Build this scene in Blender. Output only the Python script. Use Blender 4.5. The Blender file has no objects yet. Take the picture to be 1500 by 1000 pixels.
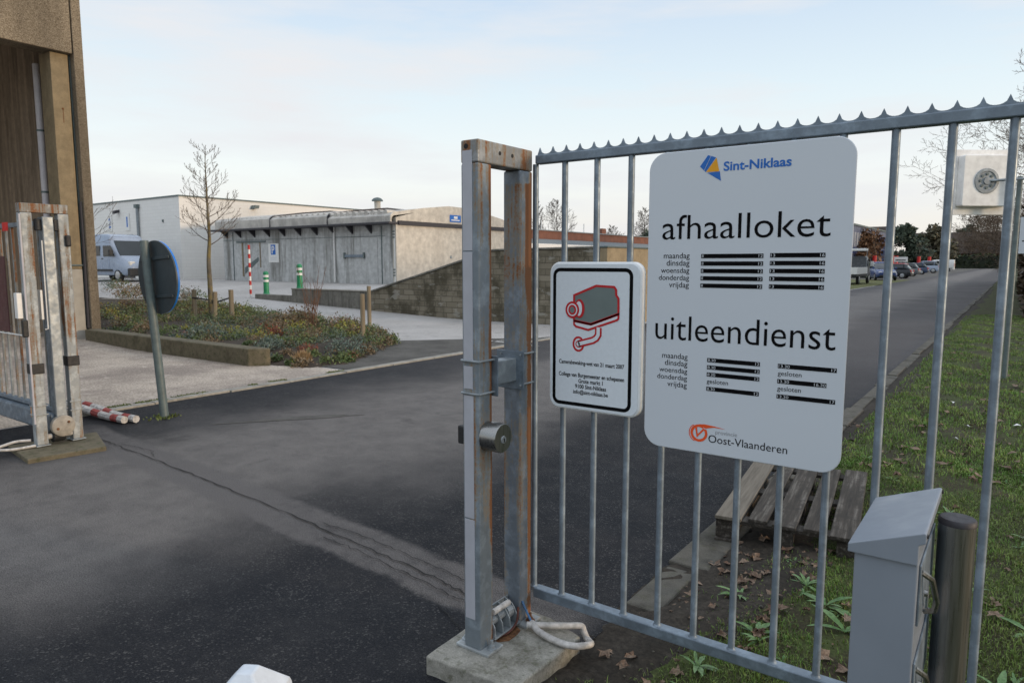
import bpy, bmesh, math, random
import numpy as np
from mathutils import Vector, Matrix
R = math.radians
random.seed(7)
SC = bpy.context.scene
COL = SC.collection

# ------------------------------------------------------------------ camera
cd = bpy.data.cameras.new('camera'); cam = bpy.data.objects.new('camera', cd); COL.objects.link(cam)
cd.sensor_width = 36.0; cd.lens = 36.0 * 1021.5 / 1500.0
cd.clip_start = 0.05; cd.clip_end = 4000
cam.location = (0, 0, 1.66)
cam.rotation_euler = (math.pi / 2 - 0.1127, 0, 0.6247)
cd.dof.use_dof = True; cd.dof.focus_distance = 3.0; cd.dof.aperture_fstop = 9.0
SC.camera = cam

# ------------------------------------------------------------------ sky and sun
SUN_EL, SUN_AZ = R(7.0), R(14.0)           # the sun stands low over +X, a little beyond the fence
w = bpy.data.worlds.new('World'); SC.world = w; w.use_nodes = True
nt = w.node_tree; nt.nodes.clear()
wo = nt.nodes.new('ShaderNodeOutputWorld'); bg = nt.nodes.new('ShaderNodeBackground')
sky = nt.nodes.new('ShaderNodeTexSky'); sky.sky_type = 'NISHITA'; sky.sun_disc = False
sky.sun_elevation = SUN_EL; sky.sun_rotation = math.pi / 2 - SUN_AZ
sky.air_density = 1.0; sky.dust_density = 1.5
tc = nt.nodes.new('ShaderNodeTexCoord'); sep = nt.nodes.new('ShaderNodeSeparateXYZ')
nt.links.new(tc.outputs['Generated'], sep.inputs[0])
ramp = nt.nodes.new('ShaderNodeValToRGB'); nt.links.new(sep.outputs['Z'], ramp.inputs[0])
els = ramp.color_ramp.elements
els[0].position = 0.0; els[0].color = (9.8, 9.2, 8.5, 1)
els[1].position = 1.0; els[1].color = (11.6, 12.9, 14.8, 1)
for p, c in ((0.05, (9.9, 9.7, 9.2, 1)), (0.12, (10.0, 10.5, 10.4, 1)), (0.22, (8.5, 9.8, 10.5, 1)), (0.34, (6.7, 8.15, 9.9, 1)), (0.60, (11.4, 12.6, 14.2, 1))):
    e = els.new(p); e.color = c
# thin streaky high cloud
mp = nt.nodes.new('ShaderNodeMapping'); mp.inputs['Scale'].default_value = (1.3, 1.3, 8.0)
nt.links.new(tc.outputs['Generated'], mp.inputs[0])
cn = nt.nodes.new('ShaderNodeTexNoise'); cn.inputs['Scale'].default_value = 2.2; cn.inputs['Detail'].default_value = 5.0
cn.inputs['Roughness'].default_value = 0.55
nt.links.new(mp.outputs[0], cn.inputs['Vector'])
cr = nt.nodes.new('ShaderNodeValToRGB'); nt.links.new(cn.outputs['Fac'], cr.inputs[0])
cr.color_ramp.elements[0].position = 0.43; cr.color_ramp.elements[0].color = (0, 0, 0, 1)
cr.color_ramp.elements[1].position = 0.72; cr.color_ramp.elements[1].color = (1, 1, 1, 1)
mv = nt.nodes.new('ShaderNodeMix'); mv.data_type = 'RGBA'; mv.inputs[0].default_value = 0.10      # veil over the clear sky
nt.links.new(ramp.outputs[0], mv.inputs[6]); nt.links.new(sky.outputs[0], mv.inputs[7])
cm = nt.nodes.new('ShaderNodeMix'); cm.data_type = 'RGBA'
cf = nt.nodes.new('ShaderNodeMath'); cf.operation = 'MULTIPLY'; cf.inputs[1].default_value = 1.0
nt.links.new(cr.outputs[0], cf.inputs[0]); nt.links.new(cf.outputs[0], cm.inputs[0])
nt.links.new(mv.outputs[2], cm.inputs[6]); cm.inputs[7].default_value = (8.4, 8.5, 8.75, 1)
nt.links.new(cm.outputs[2], bg.inputs[0]); bg.inputs[1].default_value = 0.1
nt.links.new(bg.outputs[0], wo.inputs[0])

sl = bpy.data.lights.new('sun', 'SUN'); sl.energy = 1.8; sl.angle = R(6); sl.color = (1.0, 0.74, 0.48)
so = bpy.data.objects.new('sun', sl); COL.objects.link(so)
sd = Vector((math.cos(SUN_EL) * math.cos(SUN_AZ), math.cos(SUN_EL) * math.sin(SUN_AZ), math.sin(SUN_EL)))
so.rotation_euler = sd.to_track_quat('Z', 'Y').to_euler(); so.location = (30, 10, 20)
SC.view_settings.view_transform = 'Standard'; SC.view_settings.look = 'None'
SC.view_settings.exposure = 0.0; SC.view_settings.gamma = 1.0

# ------------------------------------------------------------------ material helpers
class NB:
    def __init__(s, name):
        s.m = bpy.data.materials.new(name); s.m.use_nodes = True
        s.nt = s.m.node_tree; s.b = s.nt.nodes['Principled BSDF']
        s.tc = s.nt.nodes.new('ShaderNodeTexCoord'); s.obj = s.tc.outputs['Object']
    def n(s, t): return s.nt.nodes.new(t)
    def l(s, a, b): s.nt.links.new(a, b)
    def setin(s, sock, v):
        if hasattr(v, 'is_linked') or hasattr(v, 'links'): s.l(v, sock)
        else:
            if isinstance(v, tuple) and len(v) == 3 and sock.type == 'RGBA': v = v + (1,)
            if isinstance(v, (int, float)) and sock.type == 'RGBA': v = (v, v, v, 1)
            sock.default_value = v
    def map(s, scale=(1, 1, 1), loc=(0, 0, 0), rot=(0, 0, 0), vec=None):
        m = s.n('ShaderNodeMapping'); s.l(vec or s.obj, m.inputs[0])
        m.inputs['Scale'].default_value = scale; m.inputs['Location'].default_value = loc; m.inputs['Rotation'].default_value = rot
        return m.outputs[0]
    def noise(s, scale, detail=4, rough=0.55, vec=None, dist=0.0):
        x = s.n('ShaderNodeTexNoise'); s.l(vec or s.obj, x.inputs['Vector'])
        x.inputs['Scale'].default_value = scale; x.inputs['Detail'].default_value = detail
        x.inputs['Roughness'].default_value = rough; x.inputs['Distortion'].default_value = dist
        return x.outputs['Fac']
    def voro(s, scale, out='Distance', vec=None, feat='F1'):
        x = s.n('ShaderNodeTexVoronoi'); s.l(vec or s.obj, x.inputs['Vector']); x.feature = feat
        x.inputs['Scale'].default_value = scale; return x.outputs[out]
    def ramp(s, f, *st):
        x = s.n('ShaderNodeValToRGB'); s.l(f, x.inputs[0]); e = x.color_ramp.elements
        for i, (p, c) in enumerate(st):
            if isinstance(c, (int, float)): c = (c, c, c)
            el = e[i] if i < 2 else e.new(p)
            el.position = p; el.color = tuple(c) + (1,)
        return x.outputs[0]
    def mix(s, f, a, b, mode='MIX'):
        x = s.n('ShaderNodeMix'); x.data_type = 'RGBA'; x.blend_type = mode
        s.setin(x.inputs[0], f); s.setin(x.inputs[6], a); s.setin(x.inputs[7], b); return x.outputs[2]
    def math(s, op, a, b=0.0, clamp=False):
        x = s.n('ShaderNodeMath'); x.operation = op; x.use_clamp = clamp
        s.setin(x.inputs[0], a); s.setin(x.inputs[1], b); return x.outputs[0]
    def xyz(s):
        x = s.n('ShaderNodeSeparateXYZ'); s.l(s.obj, x.inputs[0]); return x.outputs
    def step(s, v, a, b, lo=0.0, hi=1.0):
        x = s.n('ShaderNodeMapRange'); x.interpolation_type = 'SMOOTHSTEP'; s.setin(x.inputs[0], v)
        x.inputs[1].default_value = a; x.inputs[2].default_value = b; x.inputs[3].default_value = lo; x.inputs[4].default_value = hi
        return x.outputs[0]
    def bump(s, h, strength=0.3, dist=0.01):
        x = s.n('ShaderNodeBump'); s.l(h, x.inputs['Height']); x.inputs['Strength'].default_value = strength
        x.inputs['Distance'].default_value = dist; s.l(x.outputs[0], s.b.inputs['Normal'])
    def out(s, col, rough=0.6, metal=0.0, spec=None):
        s.setin(s.b.inputs['Base Color'], col); s.setin(s.b.inputs['Roughness'], rough); s.setin(s.b.inputs['Metallic'], metal)
        if spec is not None: s.b.inputs['Specular IOR Level'].default_value = spec
        return s.m

def plain(name, c, rough=0.5, metal=0.0, var=0.12, scale=14.0, spec=None):
    """a paint or plastic with slight uneven dirt"""
    b = NB(name)
    f = b.ramp(b.noise(scale, 5), (0.3, 0.0), (0.75, 1.0))
    d = tuple(max(0, x * (1 - var * 1.6)) for x in c); u = tuple(min(1, x * (1 + var)) for x in c)
    col = b.mix(f, d, u)
    rg = b.step(b.noise(scale * 2.3, 3), 0.3, 0.7, max(0.03, rough - 0.07), min(1, rough + 0.09))
    return b.out(col, rg, metal, spec)

def galv(name, rust=0.0, c=(0.30, 0.33, 0.36), rough=0.5, metal=0.35, seed=0.0, mask=None):
    """galvanised steel with spangle blotches; rust comes as vertical runs"""
    b = NB(name)
    sp = b.voro(38, 'Color')
    g = b.n('ShaderNodeRGBToBW'); b.l(sp, g.inputs[0])
    base = b.mix(b.math('MULTIPLY', g.outputs[0], 0.25), tuple(x * 0.86 for x in c), tuple(min(1, x * 1.25) for x in c))
    bl = b.ramp(b.noise(13, 6, 0.65, vec=b.map(loc=(seed, 0, 0))), (0.48, 0.0), (0.66, 1.0))
    base = b.mix(b.math('MULTIPLY', bl, 0.75), base, tuple(min(1, x * 1.55) for x in c))
    rg = b.step(b.noise(22, 4), 0.3, 0.7, rough - 0.08, rough + 0.14)
    mt = metal
    if rust > 0:
        st = b.noise(1.0, 5, 0.6, b.map((34, 34, 0.9), (seed, seed, seed)))
        bl2 = b.noise(4.0, 6, 0.65, b.map((1, 1, 0.6), (seed * 2, 3, 1)))
        fn = b.noise(70, 4, 0.7)
        f = b.math('ADD', b.math('MULTIPLY', b.step(st, 0.32, 0.68), 0.42), b.math('ADD', b.math('MULTIPLY', b.step(bl2, 0.32, 0.68), 0.40), b.math('MULTIPLY', b.step(fn, 0.3, 0.7), 0.18)))
        f = b.math('ADD', f, rust - 0.5)
        f = b.math('ADD', f, mask(b) if mask else 0.0)
        tan = b.step(f, 0.56, 0.76); deep = b.step(f, 0.74, 0.92)
        pale = b.mix(fn, (0.17, 0.135, 0.095), (0.29, 0.24, 0.17))
        deepc = b.mix(bl2, (0.13, 0.045, 0.018), (0.27, 0.115, 0.040))
        base = b.mix(b.math('MULTIPLY', tan, 0.75), base, pale)
        base = b.mix(deep, base, deepc)
        mt = b.math('MULTIPLY', b.math('SUBTRACT', 1.0, tan), metal)
        rg = b.mix(tan, rg, 0.85)
    b.bump(b.noise(120, 4), 0.15, 0.002)
    return b.out(base, rg, mt)

M = {}
M['galv'] = galv('galvanised steel', 0, (0.168, 0.210, 0.255), 0.44, 0.4)
M['galv_light'] = galv('pale galvanised steel', 0, (0.26, 0.29, 0.31), 0.45, 0.3)
def mk_front(b):
    x, y, z = b.xyz()
    face = b.step(y, 2.099, 2.104)
    hi = b.step(z, 0.25, 1.2, 0.00, 0.14)
    return b.math('MULTIPLY', face, b.math('ADD', hi, b.step(y, 2.150, 2.184, 0.0, 0.36)))
def mk_rear(b):
    x, y, z = b.xyz()
    top = b.math('MULTIPLY', b.step(z, 1.45, 1.62), b.step(z, 1.975, 1.99, 1.0, 0.0))
    e = b.math('MULTIPLY', b.step(y, 2.405, 2.42), b.math('ADD', b.math('MULTIPLY', top, 0.52), b.step(y, 2.415, 2.462, 0.14, 0.42)))
    return b.math('ADD', e, b.math('MULTIPLY', top, 0.22))
def mk_left(b):
    x, y, z = b.xyz()
    return b.math('MULTIPLY', b.step(z, 0.55, 1.25), b.step(z, 1.9, 2.0, 0.12, 0.04))
def mk_beam(b):
    x, y, z = b.xyz()
    return b.math('MULTIPLY', b.step(y, 2.36, 2.45), 0.22)
M['rust'] = galv('rust streaked galvanised steel', 0.5, (0.20, 0.235, 0.265), 0.5, 0.3, 1.7, mk_front)
M['rust_deep'] = galv('heavily rusted galvanised steel', 0.5, (0.17, 0.20, 0.235), 0.5, 0.3, 4.1, mk_rear)
M['rust_beam'] = galv('rust spotted galvanised steel', 0.57, (0.24, 0.25, 0.255), 0.5, 0.3, 7.7, mk_beam)
M['rust_left'] = galv('rusty weathered steel', 0.5, (0.30, 0.325, 0.335), 0.55, 0.15, 9.3, mk_left)
M['rust_bar'] = galv('rusty bar steel', 0.62, (0.22, 0.24, 0.245), 0.6, 0.1, 5.0)
M['rustbolt'] = plain('rusted bolt', (0.17, 0.075, 0.03), 0.9, 0, 0.4, 60)
M['steel'] = None
b = NB('brushed stainless steel'); st = b.noise(1, 3, 0.5, b.map((260, 260, 6)))
M['steel'] = b.out(b.mix(st, (0.22, 0.22, 0.215), (0.34, 0.34, 0.33)), b.step(st, 0.2, 0.8, 0.24, 0.40), 0.95)
b = NB('white sign enamel')
M['sign_white'] = b.out(b.mix(b.noise(3, 4), (0.575, 0.62, 0.675), (0.595, 0.64, 0.695)), 0.27, 0.0)
M['rim_white'] = plain('white sign rim', (0.80, 0.83, 0.85), 0.3, 0, 0.03, 9)
M['film'] = plain('reflective white film', (0.68, 0.735, 0.79), 0.4, 0, 0.03, 70)
M['strip'] = plain('pale reflective strip', (0.42, 0.43, 0.475), 0.42, 0, 0.06, 11)
M['black'] = plain('black print', (0.005, 0.005, 0.006), 0.8, 0, 0.1, 20, 0.08)
M['digit'] = plain('grey print', (0.55, 0.58, 0.62), 0.5, 0, 0.02, 20)
M['greytext'] = plain('soft grey print', (0.016, 0.016, 0.020), 0.8, 0, 0.02, 20, 0.1)
M['blue'] = plain('blue print', (0.010, 0.135, 0.50), 0.6, 0, 0.04, 20)
M['yellow'] = plain('yellow print', (0.80, 0.36, 0.010), 0.6, 0, 0.04, 20)
M['orange'] = plain('orange print', (0.80, 0.085, 0.008), 0.6, 0, 0.04, 20)
M['red'] = plain('red print', (0.50, 0.006, 0.012), 0.6, 0, 0.05, 20)
M['camgrey'] = plain('grey green print', (0.155, 0.195, 0.19), 0.7, 0, 0.05, 12)
M['rubber'] = plain('black rubber', (0.018, 0.018, 0.019), 0.6, 0, 0.3, 30)
M['cap'] = plain('dark plastic cap', (0.035, 0.033, 0.040), 0.55, 0, 0.2, 40)
M['box_grey'] = plain('grey powder coat', (0.22, 0.25, 0.295), 0.36, 0, 0.04, 6)
M['dark'] = plain('dark void', (0.012, 0.012, 0.013), 0.8, 0, 0.2, 5)
M['white'] = plain('white plastic', (0.74, 0.74, 0.72), 0.45, 0, 0.06, 12)
M['pipe'] = plain('dirty white conduit', (0.52, 0.50, 0.475), 0.55, 0, 0.28, 32)
M['capbeige'] = plain('dirty beige cap', (0.33, 0.30, 0.255), 0.6, 0, 0.25, 18)
M['conduit_pale'] = plain('pale downpipe', (0.52, 0.50, 0.52), 0.5, 0, 0.08, 6)
M['mirror_back'] = plain('aged cream plastic', (0.90, 0.885, 0.86), 0.5, 0, 0.12, 8)
M['board_red'] = plain('dark red board', (0.085, 0.026, 0.028), 0.55, 0, 0.15, 8)
M['redpaint'] = plain('red paint', (0.50, 0.02, 0.018), 0.5, 0, 0.12, 16)
M['tagred'] = plain('bright red tag', (0.60, 0.010, 0.010), 0.5, 0, 0.1, 16)
M['tagorange'] = plain('orange tag', (0.75, 0.28, 0.02), 0.5, 0, 0.1, 16)
M['greenplastic'] = plain('green plastic', (0.015, 0.24, 0.10), 0.45, 0, 0.12, 10)
M['slate'] = plain('grey green steel post', (0.11, 0.145, 0.145), 0.5, 0, 0.16, 16)
M['signback'] = plain('dark sign back', (0.042, 0.058, 0.066), 0.5, 0, 0.12, 5)
M['rimblue'] = plain('bright blue sign', (0.012, 0.18, 0.62), 0.4, 0, 0.06, 8)
M['wirered'] = plain('rust red wire', (0.10, 0.03, 0.02), 0.7, 0, 0.2, 30)
M['wireblue'] = plain('blue wire', (0.07, 0.18, 0.36), 0.5, 0, 0.2, 30)

def concrete(name, c, dark=(0.06, 0.055, 0.045), stain=0.5, streak=True, moss=0.0, rough=0.9, sc=1.0, board=0.0):
    b = NB(name)
    f = b.noise(5 * sc, 7, 0.6)
    col = b.mix(b.ramp(f, (0.3, 0.0), (0.7, 1.0)), tuple(x * 0.75 for x in c), tuple(x * 1.15 for x in c))
    if streak:
        s = b.noise(1.0, 6, 0.65, b.map((1.6 * sc, 1.6 * sc, 0.16 * sc)))
        s2 = b.noise(1.0, 5, 0.6, b.map((6 * sc, 6 * sc, 0.5 * sc)))
        m = b.step(b.math('ADD', b.math('MULTIPLY', s, 0.65), b.math('MULTIPLY', s2, 0.35)), 0.46, 0.68)
        col = b.mix(b.math('MULTIPLY', m, stain), col, dark)
    else:
        m = b.step(b.noise(1.4 * sc, 6, 0.65), 0.48, 0.68)
        col = b.mix(b.math('MULTIPLY', m, stain), col, dark)
    if board:
        bx = b.noise(1.0, 2, 0.5, b.map((7, 7, 0.05)))
        col = b.mix(b.math('MULTIPLY', b.step(bx, 0.4, 0.6), board), col, tuple(x * 0.5 for x in c))
    if moss:
        g = b.step(b.noise(9 * sc, 6, 0.7), 0.5, 0.66)
        col = b.mix(b.math('MULTIPLY', g, moss), col, (0.055, 0.060, 0.022))
    sp = b.step(b.noise(160, 2), 0.35, 0.7, 0.85, 1.12)
    col = b.mix(1.0, col, sp, 'MULTIPLY')
    b.bump(b.math('ADD', b.noise(60 * sc, 5), b.math('MULTIPLY', f, 1.5)), 0.35, 0.006)
    return b.out(col, rough)
M['slab'] = concrete('mossy concrete base', (0.30, 0.29, 0.255), (0.085, 0.078, 0.055), stain=0.75, streak=False, moss=0.5, sc=3.4)
M['shedwall'] = concrete('stained grey concrete panel', (0.52, 0.53, 0.525), (0.14, 0.135, 0.115), 0.85, sc=1.1)
M['shedside'] = concrete('sunlit tone side wall', (0.60, 0.56, 0.49), (0.34, 0.30, 0.25), 0.3, sc=0.7)  # sun on the +X wall put into the colour, paler and warmer
M['hallwall'] = concrete('dark board marked concrete', (0.34, 0.265, 0.19), (0.05, 0.034, 0.022), 0.9, sc=1.4, board=0.5)
M['pillar'] = concrete('tan concrete pillar', (0.26, 0.205, 0.125), (0.12, 0.09, 0.05), 0.35, sc=1.2)
M['pillarpaint'] = plain('grey painted plinth', (0.34, 0.32, 0.28), 0.8, 0, 0.1, 5)
M['kerb'] = concrete('mossy planter kerb', (0.14, 0.118, 0.075), (0.05, 0.042, 0.022), 0.7, False, 0.75, sc=2.0)
M['edge'] = concrete('pale kerb stone', (0.33, 0.31, 0.27), (0.12, 0.11, 0.09), 0.5, False, 0.25, sc=2.0)
M['gutter'] = concrete('dirty gutter concrete', (0.095, 0.088, 0.073), (0.028, 0.025, 0.018), 0.95, False, 0.3, sc=2.2)
M['lowwall'] = concrete('black stained retaining wall', (0.22, 0.21, 0.185), (0.025, 0.025, 0.02), 0.9, True, 0.5, sc=1.3)

b = NB('exposed aggregate panel')
v = b.voro(90, 'Color'); g = b.n('ShaderNodeRGBToBW'); b.l(v, g.inputs[0])
big = b.noise(1.2, 5, 0.6, b.map((1, 1, 0.3)))
M['aggregate'] = None
col = b.ramp(g.outputs[0], (0.15, (0.13, 0.100, 0.066)), (0.55, (0.25, 0.205, 0.145)), (0.9, (0.37, 0.315, 0.235)))
col = b.mix(1.0, col, b.step(big, 0.3, 0.7, 0.55, 1.0), 'MULTIPLY')
b.bump(b.voro(90), 0.4, 0.008); M['aggregate'] = b.out(col, 0.95)

b = NB('mossy stacked blocks')     # large blocks, bond and joints in world metres
x, y, z = b.xyz()
cmb = b.n('ShaderNodeCombineXYZ'); b.l(b.math('ADD', x, y), cmb.inputs[0]); b.l(z, cmb.inputs[1])
bk = b.n('ShaderNodeTexBrick'); b.l(cmb.outputs[0], bk.inputs['Vector'])
bk.inputs['Scale'].default_value = 1.0; bk.inputs['Brick Width'].default_value = 0.44; bk.inputs['Row Height'].default_value = 0.165
bk.inputs['Mortar Size'].default_value = 0.012; bk.inputs['Color1'].default_value = (0.25, 0.22, 0.165, 1)
bk.inputs['Color2'].default_value = (0.165, 0.143, 0.102, 1); bk.inputs['Mortar'].default_value = (0.115, 0.10, 0.074, 1)
st = b.noise(1.0, 7, 0.68, b.map((1.5, 1.5, 1.1)))
col = b.mix(b.step(st, 0.44, 0.62, 0.0, 0.85), bk.outputs['Color'], (0.055, 0.047, 0.028))
bl = b.step(b.noise(1.0, 4, 0.6, b.map((1.6, 1.6, 4.8))), 0.60, 0.66)
col = b.mix(b.math('MULTIPLY', bl, 0.55), col, (0.36, 0.35, 0.31))
b.bump(b.math('ADD', bk.outputs['Fac'], b.noise(30, 4)), 0.4, 0.01)
M['blocks'] = b.out(col, 0.95)
M['blocks_sunlit'] = concrete('sunlit tone block wall', (0.34, 0.27, 0.17), (0.16, 0.12, 0.07), 0.4, sc=1.2)  # lighter, warmer copy of the blocks; sunlight on the return face painted in

b = NB('white block wall')
x, y, z = b.xyz()
cmb = b.n('ShaderNodeCombineXYZ'); b.l(b.math('ADD', x, y), cmb.inputs[0]); b.l(z, cmb.inputs[1])
bk = b.n('ShaderNodeTexBrick'); b.l(cmb.outputs[0], bk.inputs['Vector']); bk.inputs['Scale'].default_value = 1.0
bk.inputs['Brick Width'].default_value = 0.6; bk.inputs['Row Height'].default_value = 0.2; bk.inputs['Mortar Size'].default_value = 0.008
bk.inputs['Color1'].default_value = (0.80, 0.785, 0.75, 1); bk.inputs['Color2'].default_value = (0.77, 0.755, 0.72, 1); bk.inputs['Mortar'].default_value = (0.68, 0.67, 0.63, 1)
M['whiteblock'] = b.out(b.mix(b.math('MULTIPLY', b.noise(0.8, 5, 0.6, b.map((1, 1, 0.3))), 0.25), bk.outputs['Color'], (0.62, 0.61, 0.58)), 0.85)

b = NB('asphalt')
x, y, z = b.xyz()
wob = b.math('MULTIPLY', b.math('SUBTRACT', b.noise(0.55, 4), 0.5), 2.2)
xx = b.math('ADD', x, wob)
lane = b.math('MULTIPLY', b.step(xx, -7.6, -5.9), b.step(xx, -4.6, -3.0, 1.0, 0.0))
tr = b.noise(3.2, 9, 0.8)
lane = b.math('MULTIPLY', lane, b.step(tr, 0.30, 0.64, 0.62, 1.0))
big = b.noise(0.35, 6, 0.6)
c1 = b.mix(b.step(big, 0.35, 0.65), (0.0095, 0.0110, 0.0145), (0.0190, 0.0200, 0.0235))
c1 = b.mix(b.math('MULTIPLY', b.step(b.noise(3.4, 9, 0.8), 0.42, 0.66), 0.45), c1, (0.042, 0.041, 0.042))
fary = b.step(y, 5.0, 16)  # near asphalt kept darker than far, standing in for foreground shade
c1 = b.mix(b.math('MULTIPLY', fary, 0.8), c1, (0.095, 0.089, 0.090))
c1 = b.mix(b.math('MULTIPLY', lane, 0.85), c1, (0.178, 0.165, 0.156))
d = b.math('SUBTRACT', y, b.math('ADD', 2.43, b.math('MULTIPLY', x, -0.0725)))
d = b.math('ADD', d, b.math('MULTIPLY', b.math('SUBTRACT', b.noise(2.5, 7, 0.7), 0.5), 0.22))
band = b.math('MULTIPLY', b.step(d, -0.17, -0.11), b.step(d, 0.20, 0.28, 1.0, 0.0))
band = b.math('MULTIPLY', band, b.math('MULTIPLY', b.step(x, -7.9, -7.2), b.step(x, -1.6, -1.4, 1.0, 0.0)))
c1 = b.mix(b.math('MULTIPLY', band, b.step(b.noise(6, 7, 0.7), 0.25, 0.62, 0.45, 0.95)), c1, (0.112, 0.105, 0.103))
fine = b.noise(150, 4, 0.75)
c1 = b.mix(1.0, c1, b.step(fine, 0.3, 0.72, 0.35, 1.75), 'MULTIPLY')
vd = b.voro(120, 'Color'); g = b.n('ShaderNodeRGBToBW'); b.l(vd, g.inputs[0])
c1 = b.mix(b.math('MULTIPLY', b.step(g.outputs[0], 0.72, 0.85), b.step(b.noise(5, 5, 0.7), 0.4, 0.65, 0.18, 0.55)), c1, (0.13, 0.125, 0.12))
vd2 = b.voro(26, 'Distance'); c1 = b.mix(b.math('MULTIPLY', b.step(vd2, 0.02, 0.05, 1.0, 0.0), b.step(b.noise(4, 5, 0.7), 0.5, 0.66, 0.0, 0.8)), c1, (0.30, 0.28, 0.25))
stn = b.step(b.noise(1.3, 6, 0.7), 0.60, 0.68)
c1 = b.mix(b.math('MULTIPLY', stn, 0.3), c1, (0.014, 0.014, 0.015))
b.bump(b.math('ADD', fine, b.math('MULTIPLY', b.voro(120), 0.8)), 0.6, 0.006)
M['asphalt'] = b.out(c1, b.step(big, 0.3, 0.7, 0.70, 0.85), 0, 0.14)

def ground_mat(name, ca, cb, sc=1.0, rough=0.9, speck=None, fsc=150, spec=0.3):
    b = NB(name)
    col = b.mix(b.step(b.noise(0.5 * sc, 7, 0.65), 0.34, 0.66), ca, cb)
    col = b.mix(1.0, col, b.step(b.noise(fsc, 5, 0.75), 0.3, 0.72, 0.55, 1.45), 'MULTIPLY')
    if speck:
        col = b.mix(b.step(b.noise(3 * sc, 7, 0.7), 0.56, 0.68), col, speck)
    b.bump(b.noise(fsc, 4), 0.4, 0.006)
    return b.out(col, rough, 0, spec)
M['yard'] = ground_mat('worn yard asphalt', (0.36, 0.345, 0.33), (0.46, 0.44, 0.42), 0.8, 0.8, (0.29, 0.275, 0.26), 90)
M['parkfloor'] = ground_mat('dark parking gravel', (0.085, 0.082, 0.076), (0.12, 0.115, 0.105), 0.8, 0.9, (0.07, 0.075, 0.045), 60)
M['apron'] = ground_mat('washed concrete apron', (0.48, 0.41, 0.34), (0.28, 0.235, 0.20), 1.6, 0.92, (0.54, 0.47, 0.40), 38)
M['patch'] = ground_mat('grey repair patch', (0.085, 0.083, 0.084), (0.048, 0.048, 0.052), 3, 0.85, (0.11, 0.105, 0.10), 120)
M['brownpatch'] = ground_mat('brownish repair patch', (0.115, 0.092, 0.076), (0.09, 0.076, 0.066), 3, 0.85, None, 120)
M['darkpatch'] = ground_mat('old cracked asphalt', (0.070, 0.066, 0.060), (0.115, 0.108, 0.098), 3, 0.9, (0.045, 0.052, 0.028), 120)
M['crack'] = plain('open crack', (0.008, 0.008, 0.008), 0.95, 0, 0.2, 30)
M['soil'] = ground_mat('damp soil', (0.022, 0.018, 0.013), (0.045, 0.037, 0.029), 4, 0.95, (0.065, 0.056, 0.045), 40)
M['bedsoil'] = ground_mat('planting bed soil', (0.040, 0.032, 0.024), (0.065, 0.048, 0.035), 3, 0.95, (0.085, 0.055, 0.035), 40)
M['lawn'] = ground_mat('moss and short grass', (0.052, 0.068, 0.018), (0.034, 0.026, 0.015), 7, 0.95, (0.070, 0.090, 0.024), 60)
M['fargrass'] = ground_mat('winter grass verge', (0.10, 0.115, 0.035), (0.13, 0.125, 0.045), 1.0, 0.95, (0.085, 0.09, 0.03), 30)
M['land'] = ground_mat('far land', (0.05, 0.055, 0.025), (0.06, 0.05, 0.03), 0.2, 0.95, None, 20)
M['paintline'] = plain('worn road paint', (0.42, 0.41, 0.39), 0.8, 0, 0.3, 9)

b = NB('weathered timber')
gr = b.noise(1.0, 6, 0.65, b.map((40, 2.2, 40)))
col = b.ramp(gr, (0.30, (0.012, 0.010, 0.008)), (0.52, (0.045, 0.037, 0.029)), (0.74, (0.17, 0.155, 0.135)))
mo = b.step(b.noise(11, 6, 0.7), 0.48, 0.62)
col = b.mix(b.math('MULTIPLY', mo, 0.8), col, (0.026, 0.022, 0.017))
b.bump(gr, 0.5, 0.004); M['timber'] = b.out(col, 0.9)
b = NB('grey pine timber'); gr = b.noise(1.0, 6, 0.6, b.map((40, 2.2, 40)))
M['timber_pale'] = b.out(b.ramp(gr, (0.3, (0.085, 0.072, 0.055)), (0.7, (0.20, 0.175, 0.14))), 0.9)
b = NB('stake wood'); gr = b.noise(1.0, 6, 0.6, b.map((30, 30, 2)))
M['stake'] = b.out(b.ramp(gr, (0.3, (0.16, 0.125, 0.08)), (0.7, (0.30, 0.245, 0.165))), 0.9)

def bark(name, ca, cb, lichen=0.0):
    b = NB(name)
    col = b.mix(b.step(b.noise(9, 5, 0.65, b.map((1, 1, 0.35))), 0.35, 0.65), ca, cb)
    if lichen: col = b.mix(b.math('MULTIPLY', b.step(b.noise(5, 6, 0.7), 0.46, 0.58), lichen), col, (0.26, 0.20, 0.05))
    return b.out(col, 0.95)
M['bark'] = bark('grey bark', (0.10, 0.085, 0.065), (0.17, 0.15, 0.12), 0.6)
M['twig'] = bark('brown twigs', (0.085, 0.060, 0.042), (0.13, 0.095, 0.065))
M['twig_dark'] = bark('dark twigs', (0.050, 0.040, 0.032), (0.085, 0.070, 0.056))
M['twig_red'] = bark('reddish twigs', (0.13, 0.065, 0.040), (0.18, 0.10, 0.06))
def leaf(name, ca, cb, sc=12.0, rough=0.6):
    b = NB(name)
    col = b.mix(b.step(b.noise(sc, 3, 0.6), 0.38, 0.62), ca, cb)
    col = b.mix(1.0, col, b.step(b.noise(sc * 9, 2), 0.3, 0.7, 0.7, 1.25), 'MULTIPLY')
    return b.out(col, rough, 0, 0.3)
M['grass'] = leaf('grass blades', (0.105, 0.200, 0.034), (0.185, 0.260, 0.062), 3.0)
M['grass_dry'] = leaf('dry grass blades', (0.15, 0.125, 0.06), (0.10, 0.10, 0.04), 5.0)
M['moss'] = leaf('moss tufts', (0.085, 0.120, 0.026), (0.12, 0.145, 0.042), 5.0)
M['weed'] = leaf('weed leaves', (0.075, 0.16, 0.045), (0.13, 0.22, 0.085), 9.0, 0.5)
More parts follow.
